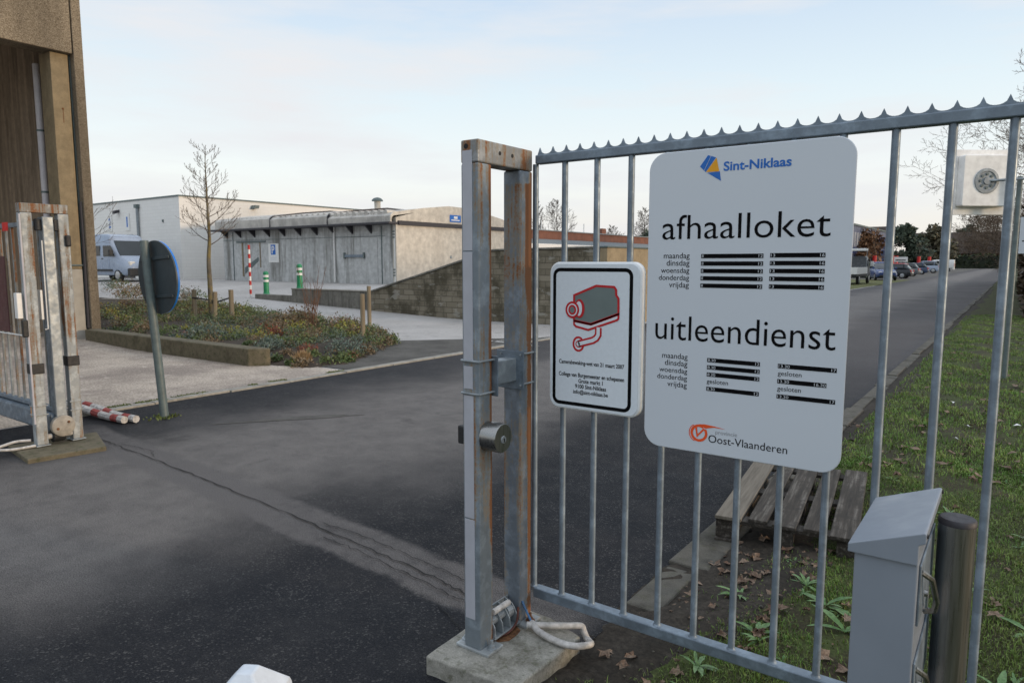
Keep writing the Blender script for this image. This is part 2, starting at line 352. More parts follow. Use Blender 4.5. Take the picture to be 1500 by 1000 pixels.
M['deadleaf'] = leaf('fallen leaves', (0.10, 0.060, 0.040), (0.22, 0.16, 0.115), 16.0, 0.8)
M['l_green'] = leaf('green shrub leaves', (0.085, 0.125, 0.045), (0.135, 0.170, 0.070), 5.0)
M['l_grey'] = leaf('grey green shrub leaves', (0.095, 0.135, 0.110), (0.150, 0.190, 0.160), 5.0)
M['l_brown'] = leaf('brown shrub leaves', (0.150, 0.115, 0.070), (0.21, 0.155, 0.095), 5.0)
M['l_red'] = leaf('red shrub leaves', (0.28, 0.075, 0.040), (0.19, 0.080, 0.055), 7.0)
M['l_yellow'] = leaf('yellow green leaves', (0.32, 0.28, 0.06), (0.20, 0.24, 0.05), 7.0)
M['l_tan'] = leaf('tan grass leaves', (0.30, 0.20, 0.10), (0.38, 0.26, 0.14), 9.0)
M['conifer'] = leaf('dark conifer needles', (0.050, 0.068, 0.050), (0.080, 0.100, 0.068), 0.5)
M['conifer_light'] = leaf('olive conifer needles', (0.085, 0.082, 0.050), (0.12, 0.105, 0.066), 0.5)
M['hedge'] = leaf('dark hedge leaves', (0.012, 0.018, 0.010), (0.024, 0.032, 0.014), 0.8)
M['hedgetop'] = leaf('green hedge leaves', (0.030, 0.055, 0.018), (0.045, 0.075, 0.025), 0.8)
M['beech'] = leaf('brown beech leaves', (0.115, 0.060, 0.030), (0.17, 0.09, 0.045), 0.6)
M['beech_dark'] = leaf('dull brown leaves', (0.050, 0.036, 0.024), (0.080, 0.058, 0.036), 0.6)

# ------------------------------------------------------------------ mesh helpers
class MB:
    def __init__(s): s.v = []; s.f = []; s.mi = []; s.cur = 0
    def add(s, vs, fs):
        o = len(s.v); s.v += [tuple(v) for v in vs]; s.f += [tuple(i + o for i in f) for f in fs]; s.mi += [s.cur] * len(fs)
        return s
    def box(s, x0, y0, z0, x1, y1, z1):
        return s.add([(x0, y0, z0), (x1, y0, z0), (x1, y1, z0), (x0, y1, z0), (x0, y0, z1), (x1, y0, z1), (x1, y1, z1), (x0, y1, z1)],
                     [(0, 3, 2, 1), (4, 5, 6, 7), (0, 1, 5, 4), (1, 2, 6, 5), (2, 3, 7, 6), (3, 0, 4, 7)])
    def tube(s, pts, r, n=8, caps=True):
        pts = [Vector(p) for p in pts]; rs = r if isinstance(r, (list, tuple)) else [r] * len(pts)
        rings = []; up = None
        for i, p in enumerate(pts):
            d = (pts[min(i + 1, len(pts) - 1)] - pts[max(i - 1, 0)])
            if d.length < 1e-9: d = Vector((0, 0, 1))
            d.normalize()
            if up is None:
                up = Vector((0, 0, 1)) if abs(d.z) < 0.9 else Vector((1, 0, 0))
            a = up - d * up.dot(d)
            if a.length < 1e-6: a = d.orthogonal()
            a.normalize(); up = a; c = d.cross(a)
            rings.append([p + (a * math.cos(2 * math.pi * k / n) + c * math.sin(2 * math.pi * k / n)) * rs[i] for k in range(n)])
        vs = [q for rg in rings for q in rg]; fs = []
        for i in range(len(pts) - 1):
            for k in range(n):
                k2 = (k + 1) % n
                fs.append((i * n + k, i * n + k2, (i + 1) * n + k2, (i + 1) * n + k))
        if caps:
            fs.append(tuple(range(n))[::-1]); e = (len(pts) - 1) * n; fs.append(tuple(range(e, e + n)))
        return s.add(vs, fs)
    def prism(s, poly, axis, a, b_):
        """poly: 2-D outline, swept along axis from a to b_; axis 'y': (x,z), 'x': (y,z), 'z': (x,y)"""
        n = len(poly)
        def P(q, t):
            return {'y': (q[0], t, q[1]), 'x': (t, q[0], q[1]), 'z': (q[0], q[1], t)}[axis]
        vs = [P(q, a) for q in poly] + [P(q, b_) for q in poly]
        fs = [tuple(range(n)), tuple(range(2 * n - 1, n - 1, -1))] + [(i, i + n, (i + 1) % n + n, (i + 1) % n) for i in range(n)]
        return s.add(vs, fs)
    def lathe(s, prof, c=(0, 0, 0), n=16, axis='z', a0=0.0):
        vs = []; fs = []
        for (r, h) in prof:
            for k in range(n):
                t = a0 + 2 * math.pi * k / n; x, y = r * math.cos(t), r * math.sin(t)
                vs.append({'z': (c[0] + x, c[1] + y, c[2] + h), 'x': (c[0] + h, c[1] + x, c[2] + y), 'y': (c[0] + x, c[1] + h, c[2] + y)}[axis])
        for i in range(len(prof) - 1):
            for k in range(n):
                k2 = (k + 1) % n; fs.append((i * n + k, i * n + k2, (i + 1) * n + k2, (i + 1) * n + k))
        fs.append(tuple(range(n))[::-1]); e = (len(prof) - 1) * n; fs.append(tuple(range(e, e + n)))
        return s.add(vs, fs)
    def ribbon(s, pts, wd, plane_y, closed=False):
        """flat stroke in an XZ plane facing -Y"""
        P = [Vector((p[0], p[1])) for p in pts]; n = len(P); L = []; Rr = []
        for i in range(n):
            a = P[i] - P[i - 1] if (i > 0 or closed) else P[1] - P[0]
            c = P[(i + 1) % n] - P[i] if (i < n - 1 or closed) else P[i] - P[i - 1]
            a = a.normalized(); c = c.normalized(); t = (a + c)
            t = t.normalized() if t.length > 1e-6 else a
            nn = Vector((-t.y, t.x)); k = 1.0 / max(0.5, nn.dot(Vector((-a.y, a.x))))
            L.append(P[i] + nn * wd / 2 * k); Rr.append(P[i] - nn * wd / 2 * k)
        vs = [(q.x, plane_y, q.y) for q in L] + [(q.x, plane_y, q.y) for q in Rr]
        rng = range(n if closed else n - 1)
        return s.add(vs, [(i, i + n, (i + 1) % n + n, (i + 1) % n) for i in rng])
    def face(s, poly, plane_y):
        vs = [(p[0], plane_y, p[1]) for p in poly]
        return s.add(vs, [tuple(range(len(vs)))])
    def build(s, name, mat, parent=None, smooth=False, bevel=0.0, seg=2, recalc=True):
        me = bpy.data.meshes.new(name); me.from_pydata(s.v, [], s.f)
        mats = mat if isinstance(mat, (list, tuple)) else [mat]
        for m_ in mats: me.materials.append(m_)
        if len(mats) > 1: me.polygons.foreach_set('material_index', s.mi)
        if recalc:
            bm = bmesh.new(); bm.from_mesh(me); bmesh.ops.recalc_face_normals(bm, faces=bm.faces); bm.to_mesh(me); bm.free()
        if smooth:
            me.polygons.foreach_set('use_smooth', [True] * len(me.polygons)); 
            try: me.set_sharp_from_angle(angle=R(42))
            except Exception: pass
        me.update()
        o = bpy.data.objects.new(name, me); COL.objects.link(o)
        if parent is not None: o.parent = parent
        if bevel:
            bv = o.modifiers.new('edge', 'BEVEL'); bv.width = bevel; bv.segments = seg; bv.limit_method = 'ANGLE'; bv.angle_limit = R(40)
        return o

def empty(name, loc=(0, 0, 0), rz=0.0):
    o = bpy.data.objects.new(name, None); COL.objects.link(o); o.location = loc; o.rotation_euler = (0, 0, rz); o.empty_display_size = 0.1; return o
def tag(o, label, cat, group=None, kind=None):
    o['label'] = label; o['category'] = cat
    if group: o['group'] = group
    if kind: o['kind'] = kind
    return o
def structure(o): o['kind'] = 'structure'; return o
def thing(name, label, cat, loc=(0, 0, 0), rz=0.0, group=None): return tag(empty(name, loc, rz), label, cat, group)
def copy_tree(o, parent=None):
    c = o.copy(); COL.objects.link(c)
    if parent is not None: c.parent = parent
    for ch in list(o.children): copy_tree(ch, c)
    return c

def rrect(x0, z0, x1, z1, r, n=6):
    pts = []
    for cx, cz, a in ((x1 - r, z1 - r, 0), (x0 + r, z1 - r, 90), (x0 + r, z0 + r, 180), (x1 - r, z0 + r, 270)):
        for k in range(n + 1):
            t = R(a + 90 * k / n); pts.append((cx + r * math.cos(t), cz + r * math.sin(t)))
    return pts

DG = None
def text(body, x, z, width, y, mat, parent, align='l', height=None, name='lettering', bold=0.0, yrot=0.0):
    """lettering in an XZ plane facing -Y; x,z is the baseline point; width fits the ink; height fits the ink if given"""
    cu = bpy.data.curves.new('t', 'FONT'); cu.body = body; cu.size = 1.0; cu.offset = bold; cu.resolution_u = 4
    to = bpy.data.objects.new('t', cu); COL.objects.link(to)
    dg = bpy.context.evaluated_depsgraph_get(); dg.update()
    me = bpy.data.meshes.new_from_object(to.evaluated_get(dg))
    bpy.data.objects.remove(to); bpy.data.curves.remove(cu)
    co = np.empty(len(me.vertices) * 3, 'f'); me.vertices.foreach_get('co', co); co = co.reshape(-1, 3)
    x0, x1 = co[:, 0].min(), co[:, 0].max(); sx = width / (x1 - x0)
    sz = sx if height is None else height / (co[:, 1].max() - max(0, co[:, 1].min()))
    off = {'l': 0.0, 'r': -width, 'c': -width / 2}[align]
    out = np.empty_like(co); out[:, 0] = x + off + (co[:, 0] - x0) * sx; out[:, 1] = y; out[:, 2] = z + co[:, 1] * sz
    me.vertices.foreach_set('co', out.ravel()); me.materials.clear(); me.materials.append(mat); me.update(); me.name = name
    o = bpy.data.objects.new(name, me); COL.objects.link(o)
    if parent is not None: o.parent = parent
    return o

# ------------------------------------------------------------------ ground
def sst(a, b_, t):
    t = max(0.0, min(1.0, (t - a) / (b_ - a))); return t * t * (3 - 2 * t)
def hgt(x, y):
    front = max(0.0, min(0.68, 0.031 * (-13.5 - x)))
    if x > -13.5 and x < -10: front += 0.0
    back = 0.46 + 0.22 * sst(16, 20.5, y)
    back *= sst(-8.6, -12.5, x)
    if x >= -23.45: wgt = 1.0 if y > 15.9 else 0.0
    else: wgt = sst(14.5, 21, y)
    h = front * (1 - wgt) + back * wgt
    return h * (1 - sst(34, 56, y))
def sheet(name, xs, ys, fn, mat, kind='structure'):
    mb = MB(); nx = len(xs)
    mb.v = [(x, y, fn(x, y)) for y in ys for x in xs]
    mb.f = [(j * nx + i, j * nx + i + 1, (j + 1) * nx + i + 1, (j + 1) * nx + i) for j in range(len(ys) - 1) for i in range(nx - 1)]
    mb.mi = [0] * len(mb.f)
    o = mb.build(name, mat, None, True); o['kind'] = kind; return o
def flat(name, poly, z, mat):
    mb = MB(); mb.add([(p[0], p[1], z if not callable(z) else z(p[0], p[1])) for p in poly], [tuple(range(len(poly)))])
    o = mb.build(name, mat); structure(o); return o

flat('ground', [(-1500, -600), (1500, -600), (1500, 2500), (-1500, 2500)], -0.12, M['land'])
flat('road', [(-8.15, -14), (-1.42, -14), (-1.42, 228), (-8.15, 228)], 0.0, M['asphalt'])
ys = [-14, -8, -4, 0] + [2 + i * 1.0 for i in range(14)] + [15.8, 15.92, 16.6, 17.5, 18.5, 19.5, 20.5, 21.5, 23, 26, 30, 34, 38, 42, 46, 50, 54, 56]
xs = [-120, -80, -60, -50, -45, -40, -38, -36, -34, -32, -30, -28, -26, -25, -24.2, -23.5, -23.4, -22.5, -21.3, -21.2, -20] + [-19 + i * 1.0 for i in range(11)] + [-8.15]
sheet('yard', xs, ys, lambda x, y: hgt(x, y) - (0.006 if x < -8.2 else 0.0), M['yard'])
# concrete apron in front of the loading hall
sheet('apron', [-30, -22, -19, -17, -16] + [-15.5 + i * .6 for i in range(12)] + [-8.17], [-14, -6, 0, 3, 4, 5, 6, 7.12], lambda x, y: hgt(x, y) + (0.004), M['apron'])
mb = MB(); yy = 3.2
rg = random.Random(3)
while yy < 15.4:
    L = rg.uniform(.85, 1.05); mb.box(-8.26 + rg.uniform(-.01, .01), yy, -0.05, -8.12 + rg.uniform(-.012, .012), yy + L - .012, 0.022 + rg.uniform(-.006, .006)); yy += L
structure(mb.build('kerb_edging', M['edge'], bevel=0.006))
mb = MB(); yy = 4.4
mb.box(-1.47, 3.52, -.08, -1.24, 4.30, .018).box(-1.45, 2.95, -.08, -1.28, 3.47, .012)
while yy < 60:
    L = rg.uniform(.9, 1.1); mb.box(-1.46 + rg.uniform(-.012, .012), yy, -0.08, -1.31 + rg.uniform(-.05, .03), yy + L - .015, 0.022 + rg.uniform(-.014, .008)); yy += L
structure(mb.build('gutter', M['gutter'], bevel=0.012))
# right-hand verge: lawn with a worn soil strip near the road
def pn(x, y, s=1.0): return .5 + .25 * (math.sin(x * 4.3 * s + 1.3 * math.sin(y * 2.1 * s)) + math.sin(y * 3.7 * s + 1.7 * math.sin(x * 3.1 * s + 2)))
def vh(x, y):
    t = sst(-1.4, -0.4, x)
    return 0.006 + 0.05 * t + 0.025 * t * (math.sin(x * 5.1 + y * 1.7) * math.sin(y * 2.3 - x) + 0.6 * math.sin(y * 5.7 + x * 9)) - (0.02 if x < -1.2 else 0)
sheet('verge', [-1.5, -1.4, -1.25, -1.1, -0.95] + [-.8 + i * .12 for i in range(16)] + [1.4, 2, 3, 5, 9, 16, 30], [-6, -3, -1, 0, 1] + [1.5 + .15 * i for i in range(80)] + [14 + i * 1.2 for i in range(14)] + [33, 40, 60, 90, 140, 228], vh, M['lawn'])
fr = random.Random(11)
def blob(cx, cy, rx, ry, n=26, amp=.16, rot=0.0):
    ph = [fr.uniform(0, 6.28) for _ in range(4)]; out = []
    for k in range(n):
        t = 2 * math.pi * k / n; q = 1 + amp * (math.sin(2 * t + ph[0]) + .6 * math.sin(3 * t + ph[1]) + .5 * math.sin(5 * t + ph[2]))
        X, Y = rx * q * math.cos(t), ry * q * math.sin(t)
        out.append((cx + X * math.cos(rot) - Y * math.sin(rot), cy + X * math.sin(rot) + Y * math.cos(rot)))
    return out
# worn soil beside the gutter, draped on the verge
sheet('soil', [-1.46 + .055 * i for i in range(17)], [0.9 + .06 * i for i in range(110)],
      lambda x, y: vh(x, y) + 0.012 + .02 * (1 - sst(4.2, 5.2, y)) * (pn(x * 3, y * 3) - .35) + .012 * math.sin(x * 41 + y * 13) * math.sin(y * 37 - x * 11) - 0.05 * sst(-1.02 + .16 * math.sin(y * 2.1) - .25 * sst(4.6, 7, y), -0.72 + .2 * math.sin(y * 2.1) + .07 * math.sin(y * 7) + .05 * math.sin(y * 16) - .25 * sst(4.6, 7, y), x) - .06 * sst(6.5, 7.3, y), M['soil'])
sheet('dirt_strip', [-1.46 + .05 * i for i in range(15)], [7.0 + .14 * i for i in range(120)] + [24 + i for i in range(30)],
      lambda x, y: vh(x, y) + .012 + .008 * math.sin(x * 31 + y * 7) * math.sin(y * 9) - .06 * sst(-1.14 + .08 * math.sin(y * 1.3) + .05 * math.sin(y * 5.1), -0.92 + .09 * math.sin(y * 1.3) + .07 * math.sin(y * 4.3), x), M['soil'])
# repaired trench along the gate line, with its cracks
top = [(-8.0, 3.62), (-7.45, 3.66), (-7.1, 3.3), (-6.4, 3.13), (-5.4, 3.08), (-4.4, 3.03), (-3.4, 2.95), (-2.7, 2.87), (-2.05, 2.80), (-1.5, 2.74)]
botm = [(-1.5, 2.40), (-2.1, 2.50), (-2.9, 2.56), (-3.2, 2.52), (-3.7, 2.66), (-4.2, 2.60), (-4.9, 2.72), (-5.7, 2.74), (-6.4, 2.80), (-6.9, 2.9), (-7.6, 3.0), (-8.1, 3.1)]
def rough_line(pts, amp, n=6):
    out = []
    for a, c in zip(pts, pts[1:]):
        for k in range(n):
            t = k / n; out.append((a[0] + (c[0] - a[0]) * t + fr.uniform(-amp, amp) * .5, a[1] + (c[1] - a[1]) * t + fr.uniform(-amp, amp)))
    return out + [pts[-1]]
def crack(pts, wd, z):
    q = rough_line(pts, .012, 12); mb = MB()
    L = [(p[0], p[1] + wd * fr.uniform(.25, .8), z) for p in q]; Q = [(p[0], p[1] - wd * fr.uniform(.25, .8), z) for p in q]; n = len(q)
    mb.add(L + Q, [(i, i + 1, n + i + 1, n + i) for i in range(n - 1)]); return mb
c = crack([(-6.95, 2.95), (-6.3, 2.92), (-5.2, 2.86), (-4.2, 2.79), (-3.2, 2.70), (-2.4, 2.62), (-2.0, 2.55)], .009, .008)
for q in ([(-3.5, 2.78), (-3.0, 2.78), (-2.5, 2.72), (-2.1, 2.68)], [(-3.3, 2.64), (-2.8, 2.6), (-2.3, 2.53), (-2.0, 2.5)], [(-6.6, 2.98), (-6.1, 3.02), (-5.9, 2.93)], [(-2.2, 2.42), (-1.95, 2.3), (-2.05, 2.1)]):
    d = crack(q, .0055, .009); c.add(d.v, d.f)
structure(c.build('road_crack', M['crack']))
flat('dark_stain_patch', blob(-6.15, 4.6, .8, .06, rot=.9, amp=.3), 0.004, M['darkpatch'])
flat('side_patch', [(-9.5, 7.2), (-8.27, 7.2), (-8.27, 13), (-9.3, 12), (-10.6, 10.6), (-9.9, 9.0)], 0.006, M['darkpatch'])
mb = MB()
mb.add([(-8.9, 11.65, .01), (-8.86, 11.55, .01), (-8.3, 13.4, .01), (-8.37, 13.45, .01)], [(0, 1, 2, 3)])
mb.add([(-9.1, 11.75, .01), (-9.05, 11.62, .01), (-7.6, 11.4, .01), (-7.6, 11.5, .01)], [(0, 1, 2, 3)])
structure(mb.build('road_marking', M['paintline']))
flat('far_verge', [(-60, 50), (-8.3, 44), (-8.1, 76), (-60, 76)], 0.012, M['fargrass'])
flat('parking', [(-60, 76), (-8.1, 76), (-8.1, 228), (-60, 228)], 0.004, M['parkfloor'])

# ------------------------------------------------------------------ fence panel with its bars
Y0 = 2.498
fp = thing('steel_fence', 'galvanised steel bar fence with a spiked top rail, carrying both white signs', 'fence', (0, 0, 0))
XR = 1.05
MB().box(-1.668, Y0 - .02, 2.069, XR, Y0 + .02, 2.105).build('top_rail', M['galv'], fp, bevel=.004)
MB().box(-1.668, Y0 - .024, 0.170, XR, Y0 + .024, 0.214).build('bottom_rail', M['galv'], fp, bevel=.004)
sp = .0643; x = -1.6555 - .0; poly = [(-1.668, 2.1055)]
xs_ = []; k = 0
while x + sp < XR:
    for j in range(9):
        t = j / 8; u = abs(t - .5) * 2
        zz = 2.110 + .027 * (1 - math.sqrt(max(0, 1 - u ** 2.2)))
        poly.append((x - sp / 2 + sp * (t) + sp * .5, zz))
    x += sp
poly.append((XR, 2.1055))
MB().prism(poly, 'y', Y0 - .003, Y0 + .003).build('spiked_strip', M['galv'], fp)
for i in range(0, 18):
    bx = -1.682 + .15 * i + (.005 if i == 0 else 0)
    MB().lathe([(.0185, .2141), (.0140, .219), (.0128, .223), (.0128, 2.0695)], (bx, Y0, 0), 14).build('bar', M['galv'], fp, True)
MB().box(XR, Y0 - .03, 0, XR + .06, Y0 + .03, 2.12).build('post', M['galv'], fp, bevel=.004)

# ------------------------------------------------------------------ big opening-hours sign
sg = thing('information_sign', 'large white sign with opening hours for afhaalloket and uitleendienst', 'sign', (-.78, Y0, .95))
sg.location = (0, 0, 0)
MB().prism(rrect(-1.132, .962, -.43, 2.058, .065, 8), 'y', 2.4435, 2.4515).build('sign_plate', M['sign_white'], sg, True, bevel=.0025)
for zc in (1.25, 1.8): MB().box(-1.05, 2.4515, zc - .018, -.5, 2.482, zc + .018).build('mounting_rail', M['galv_light'], sg, bevel=.002)
YT = 2.4425; YD = 2.4415
logo = MB().face([(-.938, 1.998), (-.910, 2.035), (-.881, 2.025), (-.917, 1.977)], YT).face([(-.911, 1.974), (-.866, 1.976), (-.861, 1.943)], YT).build('emblem', M['blue'], sg)
MB().face([(-.879, 2.024), (-.868, 1.976), (-.915, 1.977)], YT).build('emblem_facet', M['yellow'], logo)
MB().ribbon([(-.898, 2.032), (-.922, 1.983)], .0012, YD).build('emblem_line', M['sign_white'], logo)
text('Sint-Niklaas', -.853, 1.977, .227, YT, M['blue'], sg, bold=.024, height=.031)
text('afhaalloket', -1.075, 1.744, .579, YT, M['black'], sg, height=.087, bold=-.004)
text('uitleendienst', -1.094, 1.375, .630, YT, M['black'], sg, height=.089, bold=-.004)
WD = {'maandag': .102, 'dinsdag': .090, 'woensdag': .112, 'donderdag': .120, 'vrijdag': .078}
for i, d in enumerate(WD):
    text(d, -.967, 1.675 - .0265 * i, WD[d] * .98, YT, M['greytext'], sg, 'r')
    text(d, -.964, 1.305 - .0265 * i, WD[d] * .98, YT, M['greytext'], sg, 'r')
def hours(x0, x1, zc, a, c):
    o = MB().face([(x0, zc - .0075), (x1, zc - .0075), (x1, zc + .0075), (x0, zc + .0075)], YT).build('time_bar', M['black'], sg)
    text(a, x0 + .003, zc - .0048, .0074 * len(a) - .001, YD, M['digit'], o, 'l', height=.0098)
    text(c, x1 - .002, zc - .0048, .0074 * len(c) - .001, YD, M['digit'], o, 'r', height=.0098)
for i in range(5):
    hours(-.924, -.705, 1.6825 - .0263 * i, '8', '12'); hours(-.683, -.508, 1.684 - .0263 * i, '13', '16')
for i, (l, r_) in enumerate((((1), ('13.30', '17')), (1, None), (1, ('13.30', '16.30')), (None, None), (1, ('13.30', '17')))):
    zc = 1.3095 - .0262 * i
    if l: hours(-.890, -.702, zc, '8.30', '12')
    else: text('gesloten', -.889, zc - .006, .078, YT, M['greytext'], sg)
    if r_: hours(-.642, -.456 if r_[1] == '17' else -.485, zc, *r_)
    else: text('gesloten', -.641, zc - .006, .077, YT, M['greytext'], sg)
text('Oost-Vlaanderen', -.876, 1.008, .277, YT, M['greytext'], sg)
text('provincie', -.851, 1.042, .079, YT, M['digit'], sg).data.materials[0] = plain('pale grey print', (.32, .33, .35), .5, 0, .02, 20)
arc = lambda cx, cz, rx, rz, a0, a1, n=18: [(cx + rx * math.cos(R(a0 + (a1 - a0) * k / n)), cz + rz * math.sin(R(a0 + (a1 - a0) * k / n))) for k in range(n + 1)]
em = MB().ribbon(arc(-.9125, 1.0365, .0275, .0275, 55, 395, 28), .0095, YT)
em.ribbon([(-.9235, 1.056), (-.9185, 1.0255), (-.893, 1.055)], .0068, YT - .0002)
em.face([(-.912, 1.070), (-.889, 1.0565), (-.858, 1.0645), (-.815, 1.0635), (-.856, 1.069), (-.890, 1.072)], YT - .0004)
em.ribbon(arc(-.920, 1.036, .0295, .0315, 115, 255), .003, YT)
em.build('emblem', M['orange'], sg)

# ------------------------------------------------------------------ camera surveillance sign
cs = thing('camera_warning_sign', 'smaller white sign with a red outlined surveillance camera and black border', 'sign')
MB().prism(rrect(-1.5705, 1.055, -1.154, 1.662, .045, 8), 'y', 2.446, 2.4835).build('sign_tray', M['rim_white'], cs, True, bevel=.007, seg=3)
MB().prism(rrect(-1.562, 1.0635, -1.1625, 1.6535, .038, 8), 'y', 2.4425, 2.446).build('sign_face', M['film'], cs, True)
YT2, YU, YV, YW = 2.4418, 2.4410, 2.4404, 2.4398
MB().ribbon(rrect(-1.5435, 1.082, -1.1965, 1.631, .025, 6), .0145, YT2, True).build('border', M['black'], cs)
bd = [(-1.45, 1.528), (-1.349, 1.568), (-1.270, 1.565), (-1.261, 1.554), (-1.260, 1.533), (-1.250, 1.520), (-1.249, 1.461), (-1.371, 1.415), (-1.449, 1.426)]
pc = MB().face(bd, YT2).build('pictogram', M['camgrey'], cs)
low = [(-1.449, 1.424), (-1.371, 1.413), (-1.249, 1.459), (-1.249, 1.442), (-1.256, 1.436), (-1.383, 1.391), (-1.440, 1.402), (-1.449, 1.410)]
MB().face(low, YT2).build('pictogram_base', M['film'], pc)
armc = [(-1.337, 1.404), (-1.337, 1.374), (-1.346, 1.360), (-1.362, 1.350), (-1.428, 1.331)]
ln = MB().ribbon(bd, .0092, YU, True).ribbon(low, .0085, YU, True)
ln.ribbon(arc(-1.428, 1.331, .0235, .0275, 0, 340), .0085, YT2, True)
ln.ribbon([(-1.337, 1.402)] + armc[1:], .030, YU + .0002)
ln.face(arc(-1.428, 1.331, .0135, .0135, 0, 340), YU + .0002)
MB().ribbon(armc, .0145, YV).face(arc(-1.428, 1.331, .0083, .0083, 0, 340), YV).build('pictogram_arm', M['film'], pc)
ln.face(arc(-1.424, 1.475, .0235, .0385, 0, 345), YV).face(arc(-1.457, 1.469, .0325, .0345, 0, 345), YW)
ln.build('pictogram_outline', M['red'], pc)
MB().face(arc(-1.427, 1.475, 0.0150, .0295, 0, 345), YV - .0003).face(arc(-1.457, 1.469, .0235, .0255, 0, 345), YW - .0004).build('pictogram_lens', M['film'], pc)
MB().face(arc(-1.457, 1.469, .0185, .0205, 0, 345), YW - .0008).build('pictogram_ring', M['red'], pc)
MB().face(arc(-1.457, 1.469, .0110, .0130, 0, 345), YW - .0012).build('pictogram_glass', M['camgrey'], pc)
for body_, zt, wt in (('Camerabewaking-wet van 21 maart 2007', 1.2465, .299), ('College van Burgemeester en schepenen', 1.1955, .300), ('Grote markt 1', 1.172, .112), ('9100 Sint-Niklaas', 1.1495, .143), ('info@sint-niklaas.be', 1.1265, .160)):
    text(body_, -1.370, zt, wt, YT2, M['black'], cs, 'c', height=.0165, bold=.022)

# ------------------------------------------------------------------ receiving gate frame on its slab (right)
tag(MB().prism(rough_line([(-1.845, 1.958), (-1.422, 1.985), (-1.408, 2.452), (-1.60, 2.515), (-1.86, 2.515), (-1.845, 1.958)], .003, 8)[:-1], 'z', -.05, .078).build('concrete_base', M['slab'], bevel=.009, seg=3),
    'mossy concrete slab under the rusty gate frame, nearest the camera', 'concrete base')
gf = thing('gate_frame', 'tall rusty galvanised portal frame at the left end of the fence', 'gate frame')
XA, XB = -1.755, -1.670
MB().box(XA, 2.098, .088, XB, 2.182, 2.035).build('post', M['rust'], gf, bevel=.007)
MB().box(XA, 2.372, .088, XB, 2.463, 2.035).build('post', M['rust_deep'], gf, bevel=.007)
MB().prism([(2.098, 2.036), (2.182, 2.036), (2.372, 2.036), (2.463, 2.036), (2.463, 2.122), (2.098, 2.122)], 'x', XA, XB).build('cross_beam', M['rust_beam'], gf, bevel=.006)
mb = MB()
for q in (2.235, 2.318): mb.lathe([(.008, 0), (.008, .0012)], (XB, q, 2.083), 12, 'x')
mb.lathe([(.010, -.0012), (.010, 0)], (-1.728, 2.098, 2.098), 12, 'y')
mb.build('bolt_hole', M['dark'], gf)
for (z0, z1, x1) in ((1.705, 2.082, -1.698), (1.276, 1.700, -1.699), (1.166, 1.256, -1.701), (.640, 1.140, -1.698), (.215, .634, -1.696)):
    MB().box(-1.746, 2.0955, z0, x1, 2.0982, z1).build('reflective_strip', M['strip'], gf, bevel=.001)
for yb, y2 in ((2.098, 2.182), (2.372, 2.463)):
    pl = MB().box(XA - .040, yb - .008, .078, XB + .045, y2 + .012, .0905).build('base_plate', M['rust_left'], gf, bevel=.003)
    for bx in (XA - .022, XB + .026):
        by = (yb + y2) / 2
        MB().lathe([(.021, .0905), (.021, .094), (.012, .095), (.012, .106), (.0065, .107), (.0065, .126)], (bx, by, 0), 10).build('bolt', M['rustbolt'] if yb > 2.3 else M['galv_light'], pl)
br = MB().box(-1.742, 2.186, 1.165, -1.682, 2.368, 1.262).build('clamp_bracket', M['galv_light'], gf, bevel=.004)
for a0, sgn in ((2.184, 1), (2.3685, -1)): MB().box(-1.785, a0 if sgn > 0 else a0 - .006, 1.13, -1.645, a0 + .006 if sgn > 0 else a0, 1.292).build('clamp_plate', M['galv'], br, bevel=.002)
for z in (1.148, 1.277):
    MB().tube([(-1.655, 2.198, z), (-1.6655, 2.18, z), (-1.6655, 2.094, z), (-1.672, 2.0925, z), (-1.755, 2.0925, z), (-1.7595, 2.098, z), (-1.7595, 2.198, z)], .0045, 8).build('bracket_rod', M['galv_light'], br, True)
    MB().tube([(-1.655, 2.356, z), (-1.6655, 2.37, z), (-1.6655, 2.467, z), (-1.755, 2.467, z), (-1.7595, 2.46, z), (-1.7595, 2.356, z)], .0045, 8).build('bracket_rod', M['galv_light'], br, True)
MB().lathe([(.055, 0), (.0585, .003), (.0585, .073), (.055, .078)], (XB, 2.150, .975), 32, 'x').build('lock_drum', M['steel'], gf, True)
kb = MB().lathe([(.016, 0), (.014, .004)], (XB + .078, 2.150, .970), 16, 'x').build('lock_cylinder', M['galv_light'], gf, True)
MB().box(XB + .082, 2.147, .960, XB + .0835, 2.153, .976).build('keyhole', M['dark'], kb)
MB().box(XA - .045, 2.118, .930, XA, 2.168, 1.005).build('handle_block', M['rubber'], gf, bevel=.006)
g2 = MB().box(-1.735, 2.184, .098, -1.660, 2.370, .106).box(-1.735, 2.184, .107, -1.729, 2.370, .205)
for q in (2.186, 2.238, 2.290, 2.342): g2.prism([(-1.728, .107), (-1.660, .107), (-1.664, .150), (-1.690, .190), (-1.728, .205)], 'y', q, q + .006)
g2.lathe([(.016, 0), (.016, .17)], (-1.700, 2.19, .160), 12, 'y').lathe([(.030, 0), (.030, .035)], (-1.700, 2.300, .160), 14, 'y')
g2.build('guide_roller', M['galv_light'], gf, bevel=.002)
MB().prism(blob(-1.70, 2.275, .075, .085, 16), 'z', .0781, .0815).build('rust_flake', M['rustbolt'], gf)
MB().lathe([(.013, 0), (.013, .11)], (-1.676, 2.19, .215), 10, 'y').build('plastic_tube', M['pipe'], gf, True)
